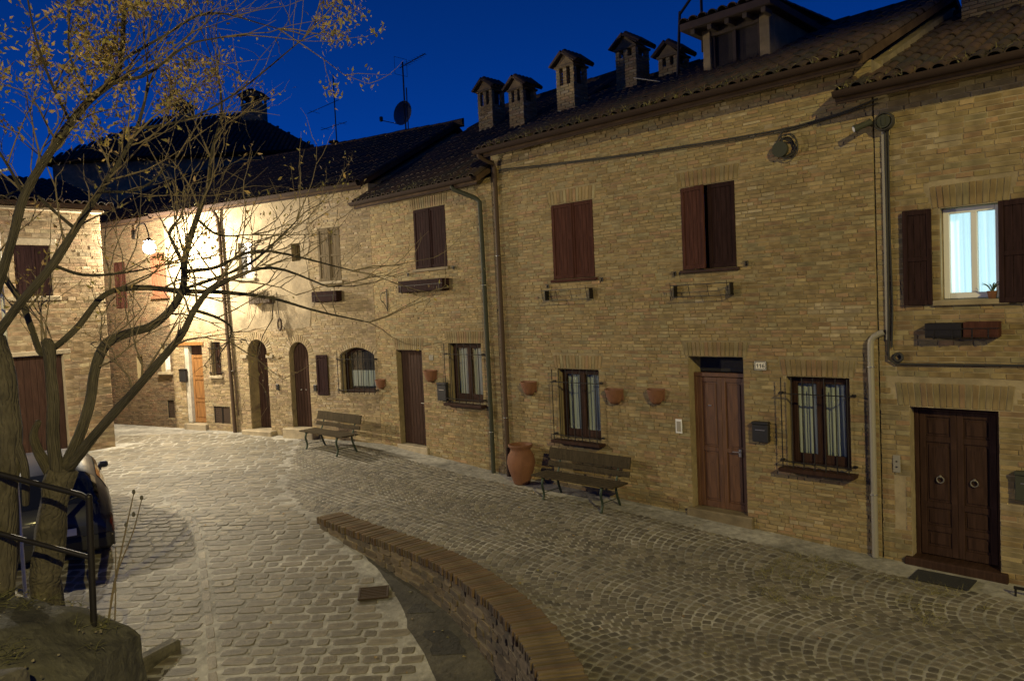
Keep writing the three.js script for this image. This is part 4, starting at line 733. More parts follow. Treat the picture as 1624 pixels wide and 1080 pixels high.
function wallPot(u, y, w, h, label) { // half pot hung on the wall
  const t = wallThing('wall_pot', label, 'flower pot', u, y, 0.012, 'half-round terracotta wall pots');
  const g = new THREE.LatheGeometry([[0.001, 0], [0.22, 0.02], [0.34, 0.25], [0.46, 0.8], [0.5, 1], [0.46, 1.0], [0.42, 0.8], [0.001, 0.7]].map((p) => new THREE.Vector2(p[0] * w, p[1] * h)), 14, -Math.PI / 2, Math.PI);
  mesh('bowl', flat(g), M.terracotta, t); mesh('back_plate', span(-w * 0.47, w * 0.47, h * 0.25, h * 1.06, -0.014, 0.006, 0.004), M.terracotta, t);
}
wallPot(0.88, 1.86, 0.40, 0.28, 'half-round terracotta wall pot above the big jar');
wallPot(3.06, 1.80, 0.40, 0.28, 'terracotta wall pot right beside the barred window over the bench');
wallPot(3.98, 1.85, 0.36, 0.27, 'terracotta wall pot next to the white bell plate');
wallPot(-2.28, 2.01, 0.40, 0.28, 'terracotta wall pot between the plank door and the barred window');
wallPot(-4.28, 1.76, 0.34, 0.24, 'terracotta wall pot between the arched window and the plank door');
function rack(u, y, w, label) { // empty wrought iron flower-box holder
  const t = wallThing('flower_rack', label, 'flower rack', u, y, 0, 'empty iron flower racks under the red shutters'), d = 0.2, h = 0.2;
  const loop = (yy, o) => [span(-w / 2, w / 2, yy - 0.007, yy + 0.007, o - 0.005, o + 0.005, 0.002), span(-w / 2 - 0.008, -w / 2 + 0.004, yy - 0.006, yy + 0.006, -0.02, o, 0.002), span(w / 2 - 0.004, w / 2 + 0.008, yy - 0.006, yy + 0.006, -0.02, o, 0.002)];
  mesh('top_rail', loop(h, d + 0.03), M.iron, t); mesh('bottom_rail', loop(0, d - 0.03), M.iron, t);
  for (let i = 0; i < 4; i++) { const x = -w / 2 + (w * i) / 3; mesh('upright', rod([x, 0, d - 0.03], [x, h + (i % 3 ? 0 : 0.05), d + 0.03], 0.005, 5), M.iron, t); }
  for (const s of [-1, 1]) mesh('side_plate', span(s * w / 2 - 0.005, s * w / 2 + 0.005, 0.0, h, -0.01, 0.12, 0.002), M.iron, t);
}
rack(2.06, 3.80, 1.12, 'empty iron flower rack under the closed red shutters');
rack(5.00, 3.75, 1.06, 'empty iron flower rack under the shutters with one leaf ajar');
function trough(u, y, w, h, d, label, m, fromWall = wallThing, col = null) {
  const t = fromWall('window_box', label, 'window box', u, y, 0.004, undefined);
  mesh('box', [span(-w / 2, w / 2, 0, 0.02, 0, d, 0.004), span(-w / 2, w / 2, 0.02, h, d - 0.02, d, 0.006), span(-w / 2, w / 2, 0.02, h, 0, 0.02, 0.006), span(-w / 2, -w / 2 + 0.02, 0.02, h - 0.001, 0.02, d - 0.02, 0.004), span(w / 2 - 0.02, w / 2, 0.02, h - 0.001, 0.02, d - 0.02, 0.004)], m, t);
  mesh('soil', span(-w / 2 + 0.02, w / 2 - 0.02, h * 0.6, h * 0.8, 0.02, d - 0.02, 0.004), M.earth, t);
  mesh('holder', [span(-w / 2 - 0.02, w / 2 + 0.02, h * 0.55, h * 0.55 + 0.012, d, d + 0.008, 0.002), span(-w / 2 + 0.1, -w / 2 + 0.115, -0.014, h * 0.56, d + 0.001, d + 0.009, 0.002), span(w / 2 - 0.115, w / 2 - 0.1, -0.014, h * 0.56, d + 0.001, d + 0.009, 0.002), span(-w / 2 + 0.1, -w / 2 + 0.115, -0.014, -0.002, 0, d + 0.005, 0.002), span(w / 2 - 0.115, w / 2 - 0.1, -0.014, -0.002, 0, d + 0.005, 0.002)], M.iron, t);
  return t;
}
trough(-2.30, 4.16, 1.62, 0.27, 0.22, 'long dark wooden window box under the dark shutters', M.shutterDark);
{ const t = trough(8.66, 3.04, 0.44, 0.2, 0.2, 'dark metal window box under the lit window', M.iron); }
{ const t = trough(9.10, 3.05, 0.40, 0.2, 0.2, 'reddish window box beside the dark metal one under the lit window', M.shutter); }
trough(-1.5, 4.06, 0.86, 0.27, 0.22, 'dark window box under the ochre shutters of the far house', M.shutterDark, wallThingC);
{
  const t = wallThingC('flower_basket', 'dry flower basket with trailing stems under the barred upper window', 'flower basket', -3.95, 4.1, 0.0);
  mesh('basket', span(-0.42, 0.42, 0, 0.2, 0.0, 0.2, 0.02), M.ironRust, t);
  const b = []; for (let i = 0; i < 40; i++) { const x = rr(-0.4, 0.4), z = rr(0.05, 0.2); b.push(limb([[x, 0.18, z, 0.006], [x + rr(-0.1, 0.1), 0.3 + rr(0, 0.1), z + 0.1, 0.005], [x + rr(-0.2, 0.2), rr(-0.5, 0.2), z + rr(0.1, 0.25), 0.003]], 4)); } mesh('stems', b, M.twig, t);
}
{ // house number
  const W = 128, H = 90, c = document.createElement('canvas'); c.width = W; c.height = H; const x = c.getContext('2d');
  x.fillStyle = '#d9d2c0'; x.fillRect(0, 0, W, H); x.strokeStyle = '#1a1712'; x.lineWidth = 6; x.strokeRect(8, 8, W - 16, H - 16); x.fillStyle = '#1a1712'; x.font = 'bold 58px sans-serif'; x.textAlign = 'center'; x.textBaseline = 'middle'; x.fillText('116', W / 2, H / 2 + 3);
  const m = new THREE.CanvasTexture(c); m.colorSpace = THREE.SRGBColorSpace;
  const t = wallThing('number_plate', 'white enamel house number plate 116 beside the brown door', 'number plate', 5.97, 2.59, 0.008);
  const r = new THREE.Shape(), w = 0.21, h = 0.15, k = 0.02; r.moveTo(-w / 2 + k, -h / 2); r.lineTo(w / 2 - k, -h / 2); r.quadraticCurveTo(w / 2, -h / 2, w / 2, -h / 2 + k); r.lineTo(w / 2, h / 2 - k); r.quadraticCurveTo(w / 2, h / 2, w / 2 - k, h / 2); r.lineTo(-w / 2 + k, h / 2); r.quadraticCurveTo(-w / 2, h / 2, -w / 2, h / 2 - k); r.lineTo(-w / 2, -h / 2 + k); r.quadraticCurveTo(-w / 2, -h / 2, -w / 2 + k, -h / 2);
  mesh('plate', flat(new THREE.ExtrudeGeometry(r, { depth: 0.01, bevelEnabled: false })), M.black, t);
  const f = new THREE.PlaneGeometry(0.198, 0.138); const o = mesh('print', flat(f), new THREE.MeshStandardMaterial({ map: m, roughness: 0.35 }), t); o.position.z = 0.0125;
  const t2 = wallThing('number_plate', 'small worn white plate beside the plank door', 'number plate', -2.26, 2.59, 0.008); mesh('plate', cbox(0.16, 0.12, 0.01, 0.003), std(0.5, 0.47, 0.4, { map: stain }), t2);
}
function mailbox(name, label, u, y, w, h, m, off = 0.008) { const t = wallThing(name, label, 'mailbox', u, y, off); mesh('box', [span(-w / 2, w / 2, 0, h * 0.86, 0, 0.1, 0.008)], m, t); mesh('lid', [span(-w / 2 - 0.008, w / 2 + 0.008, h * 0.862, h, 0, 0.115, 0.012)], m, t); mesh('slot', span(-w * 0.3, w * 0.3, h * 0.58, h * 0.62, 0.1, 0.103, 0.001), M.steel, t); }
mailbox('mailbox', 'black metal mailbox between the brown door and the barred window', 5.97, 1.36, 0.27, 0.33, M.black);
mailbox('mailbox', 'dark mailbox tucked against the barred window of the low-eaved house', -1.84, 1.60, 0.30, 0.42, M.black);
mailbox('mailbox', 'green-grey mailbox beside the dark double door', 9.60, 0.93, 0.32, 0.38, M.pipeGreen);
{ const t = wallThingC('mailbox', 'dark mailbox on the white jamb of the orange door', 'mailbox', -7.56, 1.86, 0.008); mesh('box', span(-0.14, 0.14, 0, 0.36, 0, 0.1, 0.01), M.black, t); mesh('lid', span(-0.15, 0.15, 0.361, 0.39, 0, 0.12, 0.008), M.iron, t); }
{ const t = wallThing('bell_plate', 'white framed bell plate left of the brown door', 'doorbell', 4.42, 1.36, 0.008); mesh('frame', [span(-0.065, 0.065, 0, 0.25, 0, 0.012, 0.003)], M.whitePaint, t); mesh('panel', span(-0.04, 0.04, 0.03, 0.21, 0.0125, 0.018, 0.002), M.pipeZinc, t); }
{ const t = wallThing('intercom', 'small plastered-in intercom panel left of the dark double door', 'intercom', 7.99, 1.10, 0.006); mesh('panel', span(-0.05, 0.05, 0, 0.25, 0, 0.014, 0.004), M.pipeZinc, t); for (const y of [0.08, 0.16]) mesh('button', cbox(0.025, 0.018, 0.008, 0.002, 0, y, 0.0185), M.black, t); }
{ const t = wallThingC('bell_box', 'small dark bell box beside the second arched door', 'doorbell', -2.18, 1.66, 0.0); mesh('box', span(-0.05, 0.05, 0, 0.17, 0.008, 0.05, 0.008), M.black, t); const t2 = wallThingC('bell_box', 'small dark bell box between the two arched doors', 'doorbell', -3.6, 1.66, 0.0); mesh('box', span(-0.05, 0.05, 0, 0.17, 0.008, 0.05, 0.008), M.black, t2); }
{ const [x, d] = fromA(8.66, 0.42); const t = thing('doormat', 'black rubber doormat before the dark double door', 'doormat', [x, pY(d, x) + 0.018, -d], turnOf(A_ANG)); mesh('mat', span(-0.36, 0.36, 0, 0.014, -0.21, 0.21, 0.004), M.rubber, t); for (let i = 0; i < 14; i++) mesh('rib', span(-0.34, 0.34, 0.0142, 0.019, -0.19 + i * 0.028, -0.176 + i * 0.028, 0.002), M.rubber, t); }
{ const [x, d] = fromA(9.62, 0.42); const t = thing('shoe_scraper', 'dark iron boot scraper at the foot of the wall past the double door', 'boot scraper', [x, pY(d, x), -d], turnOf(A_ANG)); mesh('blade', span(-0.15, 0.15, 0.09, 0.13, -0.01, 0.01, 0.003), M.iron, t); for (const s of [-1, 1]) mesh('post', span(s * 0.13 - 0.012, s * 0.13 + 0.012, 0, 0.0895, -0.012, 0.012, 0.003), M.iron, t); }
{ const t = wallThing('potted_plant', 'small spiky potted plant on the sill of the lit window', 'potted plant', 9.20, 3.548, 0.0); mesh('pot', lathe([[0.001, 0], [0.045, 0], [0.06, 0.09], [0.065, 0.1], [0.055, 0.1], [0.001, 0.08]], 16), M.terracotta, t); for (let i = 0; i < 12; i++) { const a = i * 2.4, r = rr(0.08, 0.16); mesh('leaf', limb([[0, 0.08, 0, 0.006], [Math.cos(a) * r * 0.5, 0.16 + rr(0, 0.05), Math.sin(a) * r * 0.3, 0.006], [Math.cos(a) * r, rr(0.12, 0.24), Math.sin(a) * r * 0.4, 0.002]], 5), M.weedGreen, t); } }
// ---- pipes, cables
function downpipe(name, label, pts, r, m, clips, group) {
  const t = thing(name, label, 'drainpipe', [fromA(0, 0)[0], 0, -fromA(0, 0)[1]], turnOf(A_ANG), group);
  mesh('pipe', tube(pts, r, 12, pts.length * 8), m, t);
  for (const [x, y, z] of clips) mesh('clip', [flat(new THREE.TorusGeometry(r + 0.004, 0.008, 6, 16).rotateX(Math.PI / 2).translate(x, y, z)), span(x - 0.01, x + 0.01, y - 0.01, y + 0.01, 0.0, z - r + 0.004, 0.002)], M.steel, t);
}
downpipe('drainpipe', 'dark green drainpipe with a swan neck below the low eaves', [[-0.78, 6.38, 0.42], [-0.74, 6.30, 0.41], [-0.40, 6.10, 0.14], [-0.30, 6.02, 0.09], [-0.28, 5.9, 0.085], [-0.26, 4.5, 0.085], [-0.25, 3, 0.085], [-0.24, 1.5, 0.085], [-0.24, 0.06, 0.085]], 0.05, M.pipeGreen, [[-0.255, 4.2, 0.085], [-0.245, 1.0, 0.085]]);
downpipe('drainpipe', 'brown drainpipe running the full height beside the jar', [[0.10, 6.95, 0.44], [0.12, 6.86, 0.42], [0.19, 6.74, 0.14], [0.21, 6.62, 0.085], [0.215, 5.0, 0.085], [0.22, 3, 0.085], [0.225, 1.5, 0.085], [0.225, 0.05, 0.085]], 0.05, M.pipeBrown, [[0.215, 4.8, 0.085], [0.22, 1.35, 0.085]]);
downpipe('drainpipe', 'pale zinc pipe ending halfway up the wall by the dark double door', [[7.86, 3.12, 0.03], [7.74, 3.06, 0.06], [7.69, 2.95, 0.07], [7.69, 2.2, 0.07], [7.69, 1, 0.07], [7.69, -0.18, 0.07]], 0.045, M.pipeZinc, [[7.69, 2.62, 0.07], [7.69, 0.75, 0.07]]);
{ const t = thing('drainpipe', 'leaning brown drainpipe on the brightly lit far house', 'drainpipe', [C0[0], 0, -C0[1]], turnOf(C_ANG)); mesh('pipe', tube([[-5.58, 6.9, 0.3], [-5.56, 6.6, 0.09], [-5.50, 5, 0.09], [-5.42, 2.5, 0.09], [-5.36, 0.36, 0.10]], 0.055, 10, 40), M.pipeBrown, t); mesh('pipe', tube([[-5.46, 6.3, 0.06], [-5.38, 4, 0.06], [-5.22, 0.9, 0.06]], 0.02, 6, 20), M.pipeBrown, t); for (const y of [5.2, 2.2]) mesh('clip', cbox(0.16, 0.03, 0.1, 0.006, -5.46 + (5.2 - y) * 0.025, y, 0.06), M.steel, t); }
const cableOn = (label, pts, r, name = 'wall_cable') => { const t = thing(name, label, 'cable', [A0[0], 0, -A0[1]], turnOf(A_ANG)); mesh('strand', tube(pts, r, 5, 60), M.cable, t); return t; };
{ const t = cableOn('black cable sagging along the brick front under the high eaves', [[0.3, 6.60, 0.03], [1.5, 6.50, 0.03], [3.6, 6.36, 0.035], [5.2, 6.29, 0.03], [6.5, 6.26, 0.035], [7.3, 6.32, 0.03], [7.85, 6.42, 0.04]], 0.014); mesh('strand', tube([[0.3, 6.56, 0.03], [2.0, 6.44, 0.03], [4.2, 6.30, 0.035], [6.4, 6.22, 0.03], [7.85, 6.36, 0.035]], 0.009, 5, 60), M.cable, t); }
{ const t = cableOn('bundle of cables clipped down the corner beside the lit window', [[7.94, 6.0, 0.04], [7.94, 4.5, 0.035], [7.93, 3.4, 0.035], [7.92, 2.75, 0.035], [7.96, 2.67, 0.035], [8.4, 2.665, 0.03], [10, 2.68, 0.03], [12.8, 2.7, 0.03]], 0.016); mesh('strand', tube([[7.975, 6.0, 0.03], [7.972, 4.5, 0.03], [7.985, 3.5, 0.03], [7.965, 2.9, 0.03]], 0.013, 5, 40), M.cable, t); mesh('conduit', span(7.885, 7.925, 3.0, 6.0, 0.012, 0.042, 0.008), M.pipeZinc, t); mesh('clamp', [flat(new THREE.TorusGeometry(0.055, 0.02, 8, 18).translate(8.05, 2.76, 0.04))], M.cable, t); }
{ // coil of spare cable
  const t = wallThing('cable_coil', 'coil of spare cable with a splice box hanging under the eaves cable', 'cable coil', 6.48, 5.97, 0.03); for (let i = 0; i < 5; i++) mesh('loop', flat(new THREE.TorusGeometry(0.13 + i * 0.012, 0.009, 6, 28, 5.6).scale(0.8 + 0.1 * (i % 3), 1.1, 1).rotateZ(i * 0.9).rotateX(rr(-0.1, 0.1)).translate(0.03 + i * 0.008, rr(-0.03, 0.03), 0.015 * i)), M.cable, t); mesh('splice_box', flat(new THREE.CylinderGeometry(0.12, 0.12, 0.07, 20).rotateX(Math.PI / 2).translate(-0.05, -0.02, 0.05)), M.pipeGreen, t); mesh('strand', tube([[-0.02, 0.1, 0.03], [-0.05, 0.2, 0.02], [0.02, 0.3, 0.01]], 0.012, 5), M.cable, t);
}
{ // camera and coil at the corner
  const t = wallThing('security_camera', 'wall camera with a round cable spool at the corner under the eaves', 'camera', 7.90, 6.07, 0.02); mesh('bracket', [span(-0.14, 0.02, -0.03, 0.03, 0, 0.12, 0.006)], M.iron, t);
  const b = mesh('camera_body', [flat(new THREE.CylinderGeometry(0.045, 0.045, 0.24, 14).rotateX(Math.PI / 2)), flat(new THREE.CylinderGeometry(0.052, 0.052, 0.06, 14).rotateX(Math.PI / 2).translate(0, 0, 0.10))], M.pipeGreen, t); b.position.set(-0.20, -0.02, 0.20); b.rotation.set(0.35, -0.9, 0, 'YXZ');
  const l = mesh('lens', flat(new THREE.CylinderGeometry(0.038, 0.038, 0.02, 14).rotateX(Math.PI / 2).translate(0, 0, 0.125)), M.whitePaint, t); l.position.copy(b.position); l.rotation.copy(b.rotation);
  for (let i = 0; i < 5; i++) mesh('cable_loop', flat(new THREE.TorusGeometry(0.115 + 0.006 * (i % 2), 0.012, 6, 26).translate(0.05, 0, 0.03 + i * 0.022)), M.cable, t); mesh('spool', [flat(new THREE.CylinderGeometry(0.09, 0.09, 0.12, 20).rotateX(Math.PI / 2).translate(0.05, 0, 0.07)), cbox(0.05, 0.12, 0.012, 0.003, 0.05, 0, 0.135)], M.pipeGreen, t);
}
{ const t = wallThing('wall_bracket', 'wrought iron lantern bracket on the joint of the two houses', 'bracket', -3.86, 3.72, 0.0); mesh('plate', span(-0.012, 0.012, 0, 0.56, 0.008, 0.025, 0.003), M.iron, t); mesh('scroll', [tube([[0, 0.5, 0.02], [0, 0.45, 0.18], [0, 0.3, 0.2], [0, 0.2, 0.1], [0, 0.05, 0.02]], 0.008, 6, 20)], M.iron, t); }
{ const t = wallThingC('pulley', 'old rusty pulley and loose wire above the arched doors', 'pulley', -3.3, 3.5, 0.1); mesh('wheel', flat(new THREE.TorusGeometry(0.09, 0.025, 8, 18).scale(0.8, 1.6, 1)), M.ironRust, t); mesh('wire', [tube([[0, 0.1, 0], [-0.08, 0.5, -0.05], [-0.15, 0.9, -0.09]], 0.008, 5), tube([[0.05, 0, 0], [0.2, -0.2, -0.06], [0.28, -0.6, -0.09]], 0.006, 5)], M.iron, t); }
// ---- on the roofs
{
  const t = wallThing('antenna', 'slim mast with a yagi aerial and a flat satellite dish on the roof ridge', 'antenna', -8.0, 9.3, -4.2); mesh('mast', rod([0, -0.6, 0], [0, 2.45, 0], 0.025), M.iron, t); mesh('second_pole', rod([0.13, -0.6, 0], [0.13, 1.6, 0], 0.018), M.iron, t);
  const bm = mesh('boom', [rod([-0.15, 2.3, 0], [1.15, 2.42, 0.0], 0.014, 6)], M.iron, t); for (let i = 0; i < 9; i++) mesh('director', rod([0.1 + i * 0.125, 2.32 + i * 0.011, -0.16 + i * 0.008], [0.1 + i * 0.125, 2.32 + i * 0.011, 0.16 - i * 0.008], 0.006, 5), M.iron, t); mesh('reflector', [rod([-0.1, 2.05, -0.25], [-0.1, 2.6, -0.25], 0.006, 5), rod([-0.1, 2.05, 0.25], [-0.1, 2.6, 0.25], 0.006, 5), rod([-0.1, 2.6, -0.25], [-0.1, 2.6, 0.25], 0.006, 5), rod([-0.1, 2.05, -0.25], [-0.1, 2.05, 0.25], 0.006, 5)], M.iron, t);
  const g = new THREE.SphereGeometry(0.9, 20, 8, 0, Math.PI * 2, 0, 0.46); g.translate(0, -0.86, 0); const dsh = mesh('dish', flat(g), M.dish, t); dsh.position.set(-0.12, 0.85, 0.05); dsh.rotation.set(0.35, 0, 1.1); mesh('feed_arm', [rod([-0.25, 0.5, 0.05], [-1.0, 0.75, 0.2], 0.014, 6), cbox(0.1, 0.16, 0.1, 0.02, -1.02, 0.8, 0.2)], M.iron, t);
}
{ const t = wallThingC('antenna', 'thin rooftop aerial with two crossbars behind the far house', 'antenna', -5.6, 8.6, -5.2); mesh('mast', rod([0, -0.6, 0], [0, 3.4, 0], 0.02), M.iron, t); mesh('crossbar', rod([-0.7, 1.6, 0], [0.5, 1.7, 0], 0.01, 6), M.iron, t); mesh('crossbar', rod([-1.1, 2.2, 0.2], [0.2, 2.5, 0], 0.01, 6), M.iron, t); mesh('element', [rod([-0.5, 1.62, -0.2], [-0.5, 1.62, 0.2], 0.006, 5), rod([0.3, 1.68, -0.2], [0.3, 1.68, 0.2], 0.006, 5), rod([-0.9, 2.25, -0.2], [-0.9, 2.25, 0.3], 0.006, 5)], M.iron, t); }
{ const t = wallThingC('flue', 'short metal flue with a cowl on the far ridge', 'flue', -5.2, 8.6, -4.6); mesh('pipe', rod([0, -0.4, 0], [0, 0.9, 0], 0.07, 10), M.gutter, t); mesh('cowl', lathe([[0.001, 1.0], [0.16, 0.96], [0.17, 0.9], [0.001, 0.9]], 14), M.gutter, t); }
{ const t = wallThing('mast', 'bent dark antenna mast beside the roof room', 'antenna', 3.05, 8.1, -2.6); mesh('pole', [limb([[0, 0, 0, 0.035], [0.12, 1.55, 0, 0.03]], 8), limb([[0.12, 1.5, 0, 0.03], [0.62, 1.95, 0, 0.03]], 8), rod([0.62, 0.6, 0], [0.62, 2.6, 0], 0.03)], M.iron, t); mesh('stay_wire', tube([[0.0, 0.1, 0.02], [-0.3, 0.2, 0.1], [-0.95, 0.42, 0.2]], 0.012, 5), M.pipeZinc, t); }
{ const t = wallThing('mast', 'slender dark flue rising behind the big chimney', 'flue', 10.3, 7.6, -3.4); mesh('pole', rod([0, 0, 0], [0, 2.8, 0], 0.13, 12), M.iron, t); }
{ const t = thing('street_sign_pole', 'thin white pole seen through the leaves', 'pole', [-4.55, -0.2, -6.8]); mesh('pole', rod([0, 0, 0], [0, 6.4, 0], 0.016, 8), M.whitePaint, t); mesh('cap', rod([-0.02, 5.33, 0], [0.16, 5.36, 0], 0.012, 6), M.whitePaint, t); }

// ------------------------------------------------------------------ lamps
{ // wall lantern at the end of the street
  const [bx, bd] = fromC(-9.55, 0.02), t = thing('wall_lamp', 'glowing globe street lamp on an iron arm at the end of the street', 'street lamp', [bx, 6.5, -bd], turnOf(C_ANG));
  const P = V(-10.06, 5.80, -21.35); t.updateMatrixWorld(true); const l = t.worldToLocal(P.clone());
  mesh('arm', [tube([[0, 0, 0], [l.x * 0.35, 0.16, l.z * 0.35], [l.x * 0.8, 0.05, l.z * 0.8], [l.x, l.y + 0.38, l.z], [l.x, l.y + 0.22, l.z]], 0.02, 8, 40), span(-0.06, 0.06, -0.14, 0.14, -0.01, 0.03, 0.006)], M.iron, t);
  mesh('hood', lathe([[0.001, 0.30], [0.05, 0.28], [0.07, 0.24], [0.16, 0.2], [0.16, 0.19], [0.001, 0.19]], 24).translate(l.x, l.y, l.z), M.iron, t);
  mesh('globe', flat(new THREE.SphereGeometry(0.175, 24, 16).translate(l.x, l.y, l.z)), new THREE.MeshStandardMaterial({ color: 0xffffff, emissive: rgb(1, 0.93, 0.8), emissiveIntensity: 9 }), t);
  const light = new THREE.PointLight(LANTERN, 195, 0, 2); light.position.copy(l); light.castShadow = true; light.shadow.radius = 4; light.name = 'wall_lamp_light'; t.add(light);
}
{ // street lamp behind the viewer, hooded so that it lights nothing above itself
  const t = thing('street_lamp', 'hooded street lamp on a tall iron post behind the viewer', 'street lamp', [6.0, -1.6, 14]), h = 14.6;
  mesh('post', [limb([[0, 0, 0, 0.11], [0, 1.2, 0, 0.09], [0, h - 0.3, 0, 0.06], [0, h + 0.5, 0, 0.05]], 12), cbox(0.4, 0.3, 0.4, 0.03, 0, 0.12, 0)], M.iron, t);
  mesh('bracket', rod([0, h + 0.45, 0], [0, h + 0.45, -0.9], 0.035), M.iron, t);
  mesh('hood', lathe([[0.04, 0.42], [0.09, 0.36], [0.34, 0.0], [0.36, -0.072], [0.345, -0.072], [0.08, 0.33], [0.001, 0.35]], 32).translate(0, h, -0.9), M.iron, t);
  mesh('bulb', flat(new THREE.SphereGeometry(0.035, 16, 12).translate(0, h - 0.005, -0.9)), new THREE.MeshStandardMaterial({ color: 0xffffff, emissive: SODIUM.clone(), emissiveIntensity: 20 }), t);
  const light = new THREE.PointLight(SODIUM, 1200, 0, 2); light.position.set(0, h - 0.005, -0.9); light.castShadow = true; light.shadow.radius = 0.6; light.name = 'street_lamp_light'; t.add(light);
}
{ // hooded lamp post on the left, past the edge of the view: it throws the car's shadow across the lane
  const t = thing('lamp_post', 'short hooded lamp post beside the stone house, left of the parked car', 'street lamp', [-12.6, laneY(13.3) - 0.1, -13.3]), h = 5.4;
  mesh('post', [limb([[0, 0, 0, 0.09], [0, 1, 0, 0.07], [0, h + 0.3, 0, 0.045]], 12), cbox(0.3, 0.24, 0.3, 0.03, 0, 0.1, 0)], M.iron, t);
  mesh('hood', lathe([[0.04, 0.40], [0.09, 0.34], [0.30, 0.10], [0.32, 0.06], [0.305, 0.06], [0.08, 0.31], [0.001, 0.33]], 28).translate(0, h, 0.0), M.iron, t);
  const gl = mesh('bulb', flat(new THREE.SphereGeometry(0.09, 16, 12).translate(0.14, h, 0)), new THREE.MeshStandardMaterial({ color: 0xffffff, emissive: LANTERN.clone(), emissiveIntensity: 12 }), t);
  const light = new THREE.PointLight(LANTERN, 180, 0, 2); light.position.set(0.14, h, 0); light.castShadow = true; light.shadow.radius = 3; light.name = 'lamp_post_light'; t.add(light);
}
// ------------------------------------------------------------------ planter wall, railing, rocks in front
{
  const t = thing('planter_wall', 'mossy rough stone planter wall at the foot of the railing', 'planter wall', [-3.6, -1.2, -5.4]);
  const X0 = -3.4, X1 = 0.62, Z0 = -0.56, Z1 = 0.75, nx = 64, nz = 30, g = new THREE.BoxGeometry(X1 - X0, 2.72, Z1 - Z0, nx, 30, nz); g.translate((X0 + X1) / 2, 1.36, (Z0 + Z1) / 2);
  const p = g.attributes.position, v = V();
  for (let i = 0; i < p.count; i++) {
    v.fromBufferAttribute(p, i); const yk = v.y / 2.72;
    const bump = 0.22 * (fbm(v.x * 2.1 + v.z * 1.1 + 5, v.y * 2.1 - v.z * 1.3, 5, 1e6) - 0.5), round = Math.max(0, v.x - (X1 - 0.45)) + Math.max(0, v.z - 0.35) * 0.8 + Math.max(0, v.x - 0.4) * Math.max(0, v.z - 0.1) * 2;
    const rise = Math.max(0, -v.x + 0.25) * 0.30;
    v.y = v.y + yk * (rise - round * 0.35 - Math.max(0, -(v.z) - 0.6) * 0.25) + yk * 0.5 * bump; v.x += bump * 1.1 - 0.05 * yk; v.z += 0.9 * bump;
    const ex = Math.max(0, (v.x + 0.9) / (X1 + 0.9)), ez = Math.abs((v.z - (Z0 + Z1) / 2) / ((Z1 - Z0) / 2)); v.y -= yk * (0.07 * ex ** 6 + 0.05 * ez ** 6); v.x -= 0.05 * yk ** 6 * ex ** 4; v.z -= Math.sign(v.z) * 0.06 * yk ** 6 * ez ** 4;
    p.setXYZ(i, v.x, v.y, v.z);
  }
  g.computeVertexNormals();
  mesh('masonry', planar(flat(g)), M.rock, t);
  const b = new Bag(), b2 = new Bag(); // moss tufts and chips
  for (let i = 0; i < 900; i++) { const x = rr(-1.2, 0.5), z = rr(-0.5, 0.7), y = 2.70 + Math.max(0, -x + 0.25) * 0.30 + rr(-0.02, 0.02) - Math.max(0, x - 0.2) * 0.4; if (fbm(x * 3 + 4, z * 3, 3, 1e6) < 0.52) continue; for (let k = 0; k < 3; k++) b.add(blade, mat4(x + rr(-0.02, 0.02), y - 0.01, z + rr(-0.02, 0.02), rr(0.004, 0.008), rr(0.012, 0.03), 1, Q().setFromEuler(new THREE.Euler(rr(-0.7, 0.7), rr(0, 6.28), rr(-0.7, 0.7)))), shade([0.11, 0.105, 0.04], rr(0.6, 1.4))); }
  tag(mesh('moss', b.geo(), M.weed, t), null, null, null, 'stuff');
  for (let i = 0; i < 90; i++) { const x = rr(-1.1, 0.45), z = rr(-0.5, 0.6); b2.add(STONES[i % STONES.length], mat4(x, 2.70 - Math.max(0, x - 0.2) * 0.4 + Math.max(0, -x + 0.25) * 0.30, z, rr(0.006, 0.018), rr(0.004, 0.009), rr(0.006, 0.018), Q().setFromEuler(new THREE.Euler(0, rr(0, 6), 0))), shade([0.42, 0.37, 0.26], rr(0.7, 1.2))); }
  tag(mesh('chips', b2.geo(), M.cobble, t), null, null, null, 'stuff');
}
function boulder(w, h, d, sd) { const g = new THREE.BoxGeometry(w, h, d, 12, 10, 12), p = g.attributes.position, v = V(); for (let i = 0; i < p.count; i++) { v.fromBufferAttribute(p, i); const k = 1 - 0.12 * (Math.abs(v.x / w * 2) ** 4 + Math.abs(v.y / h * 2) ** 4 + Math.abs(v.z / d * 2) ** 4) / 2, n = 0.09 * (fbm(v.x * 5 + sd + v.z * 3, v.y * 5 - v.z * 4, 4, 1e6) - 0.5); p.setXYZ(i, v.x * k + n, v.y * k + n, v.z * k + n); } g.computeVertexNormals(); return planar(flat(g)); }
for (const [x, y, z, w, h, d, m, label] of [[-3.37, 1.36, -4.52, 0.42, 0.5, 0.5, M.rockPale, 'pale squared stone block at the foot of the planter wall'], [-2.96, 1.24, -4.45, 0.34, 0.4, 0.4, M.rock, 'dark flat stone beside the pale block']]) { const t = thing('stone_block', label, 'stone', [x, y - h / 2, z]); mesh('rock', boulder(w, h, d, x * 9).translate(0, h / 2, 0), m, t); }
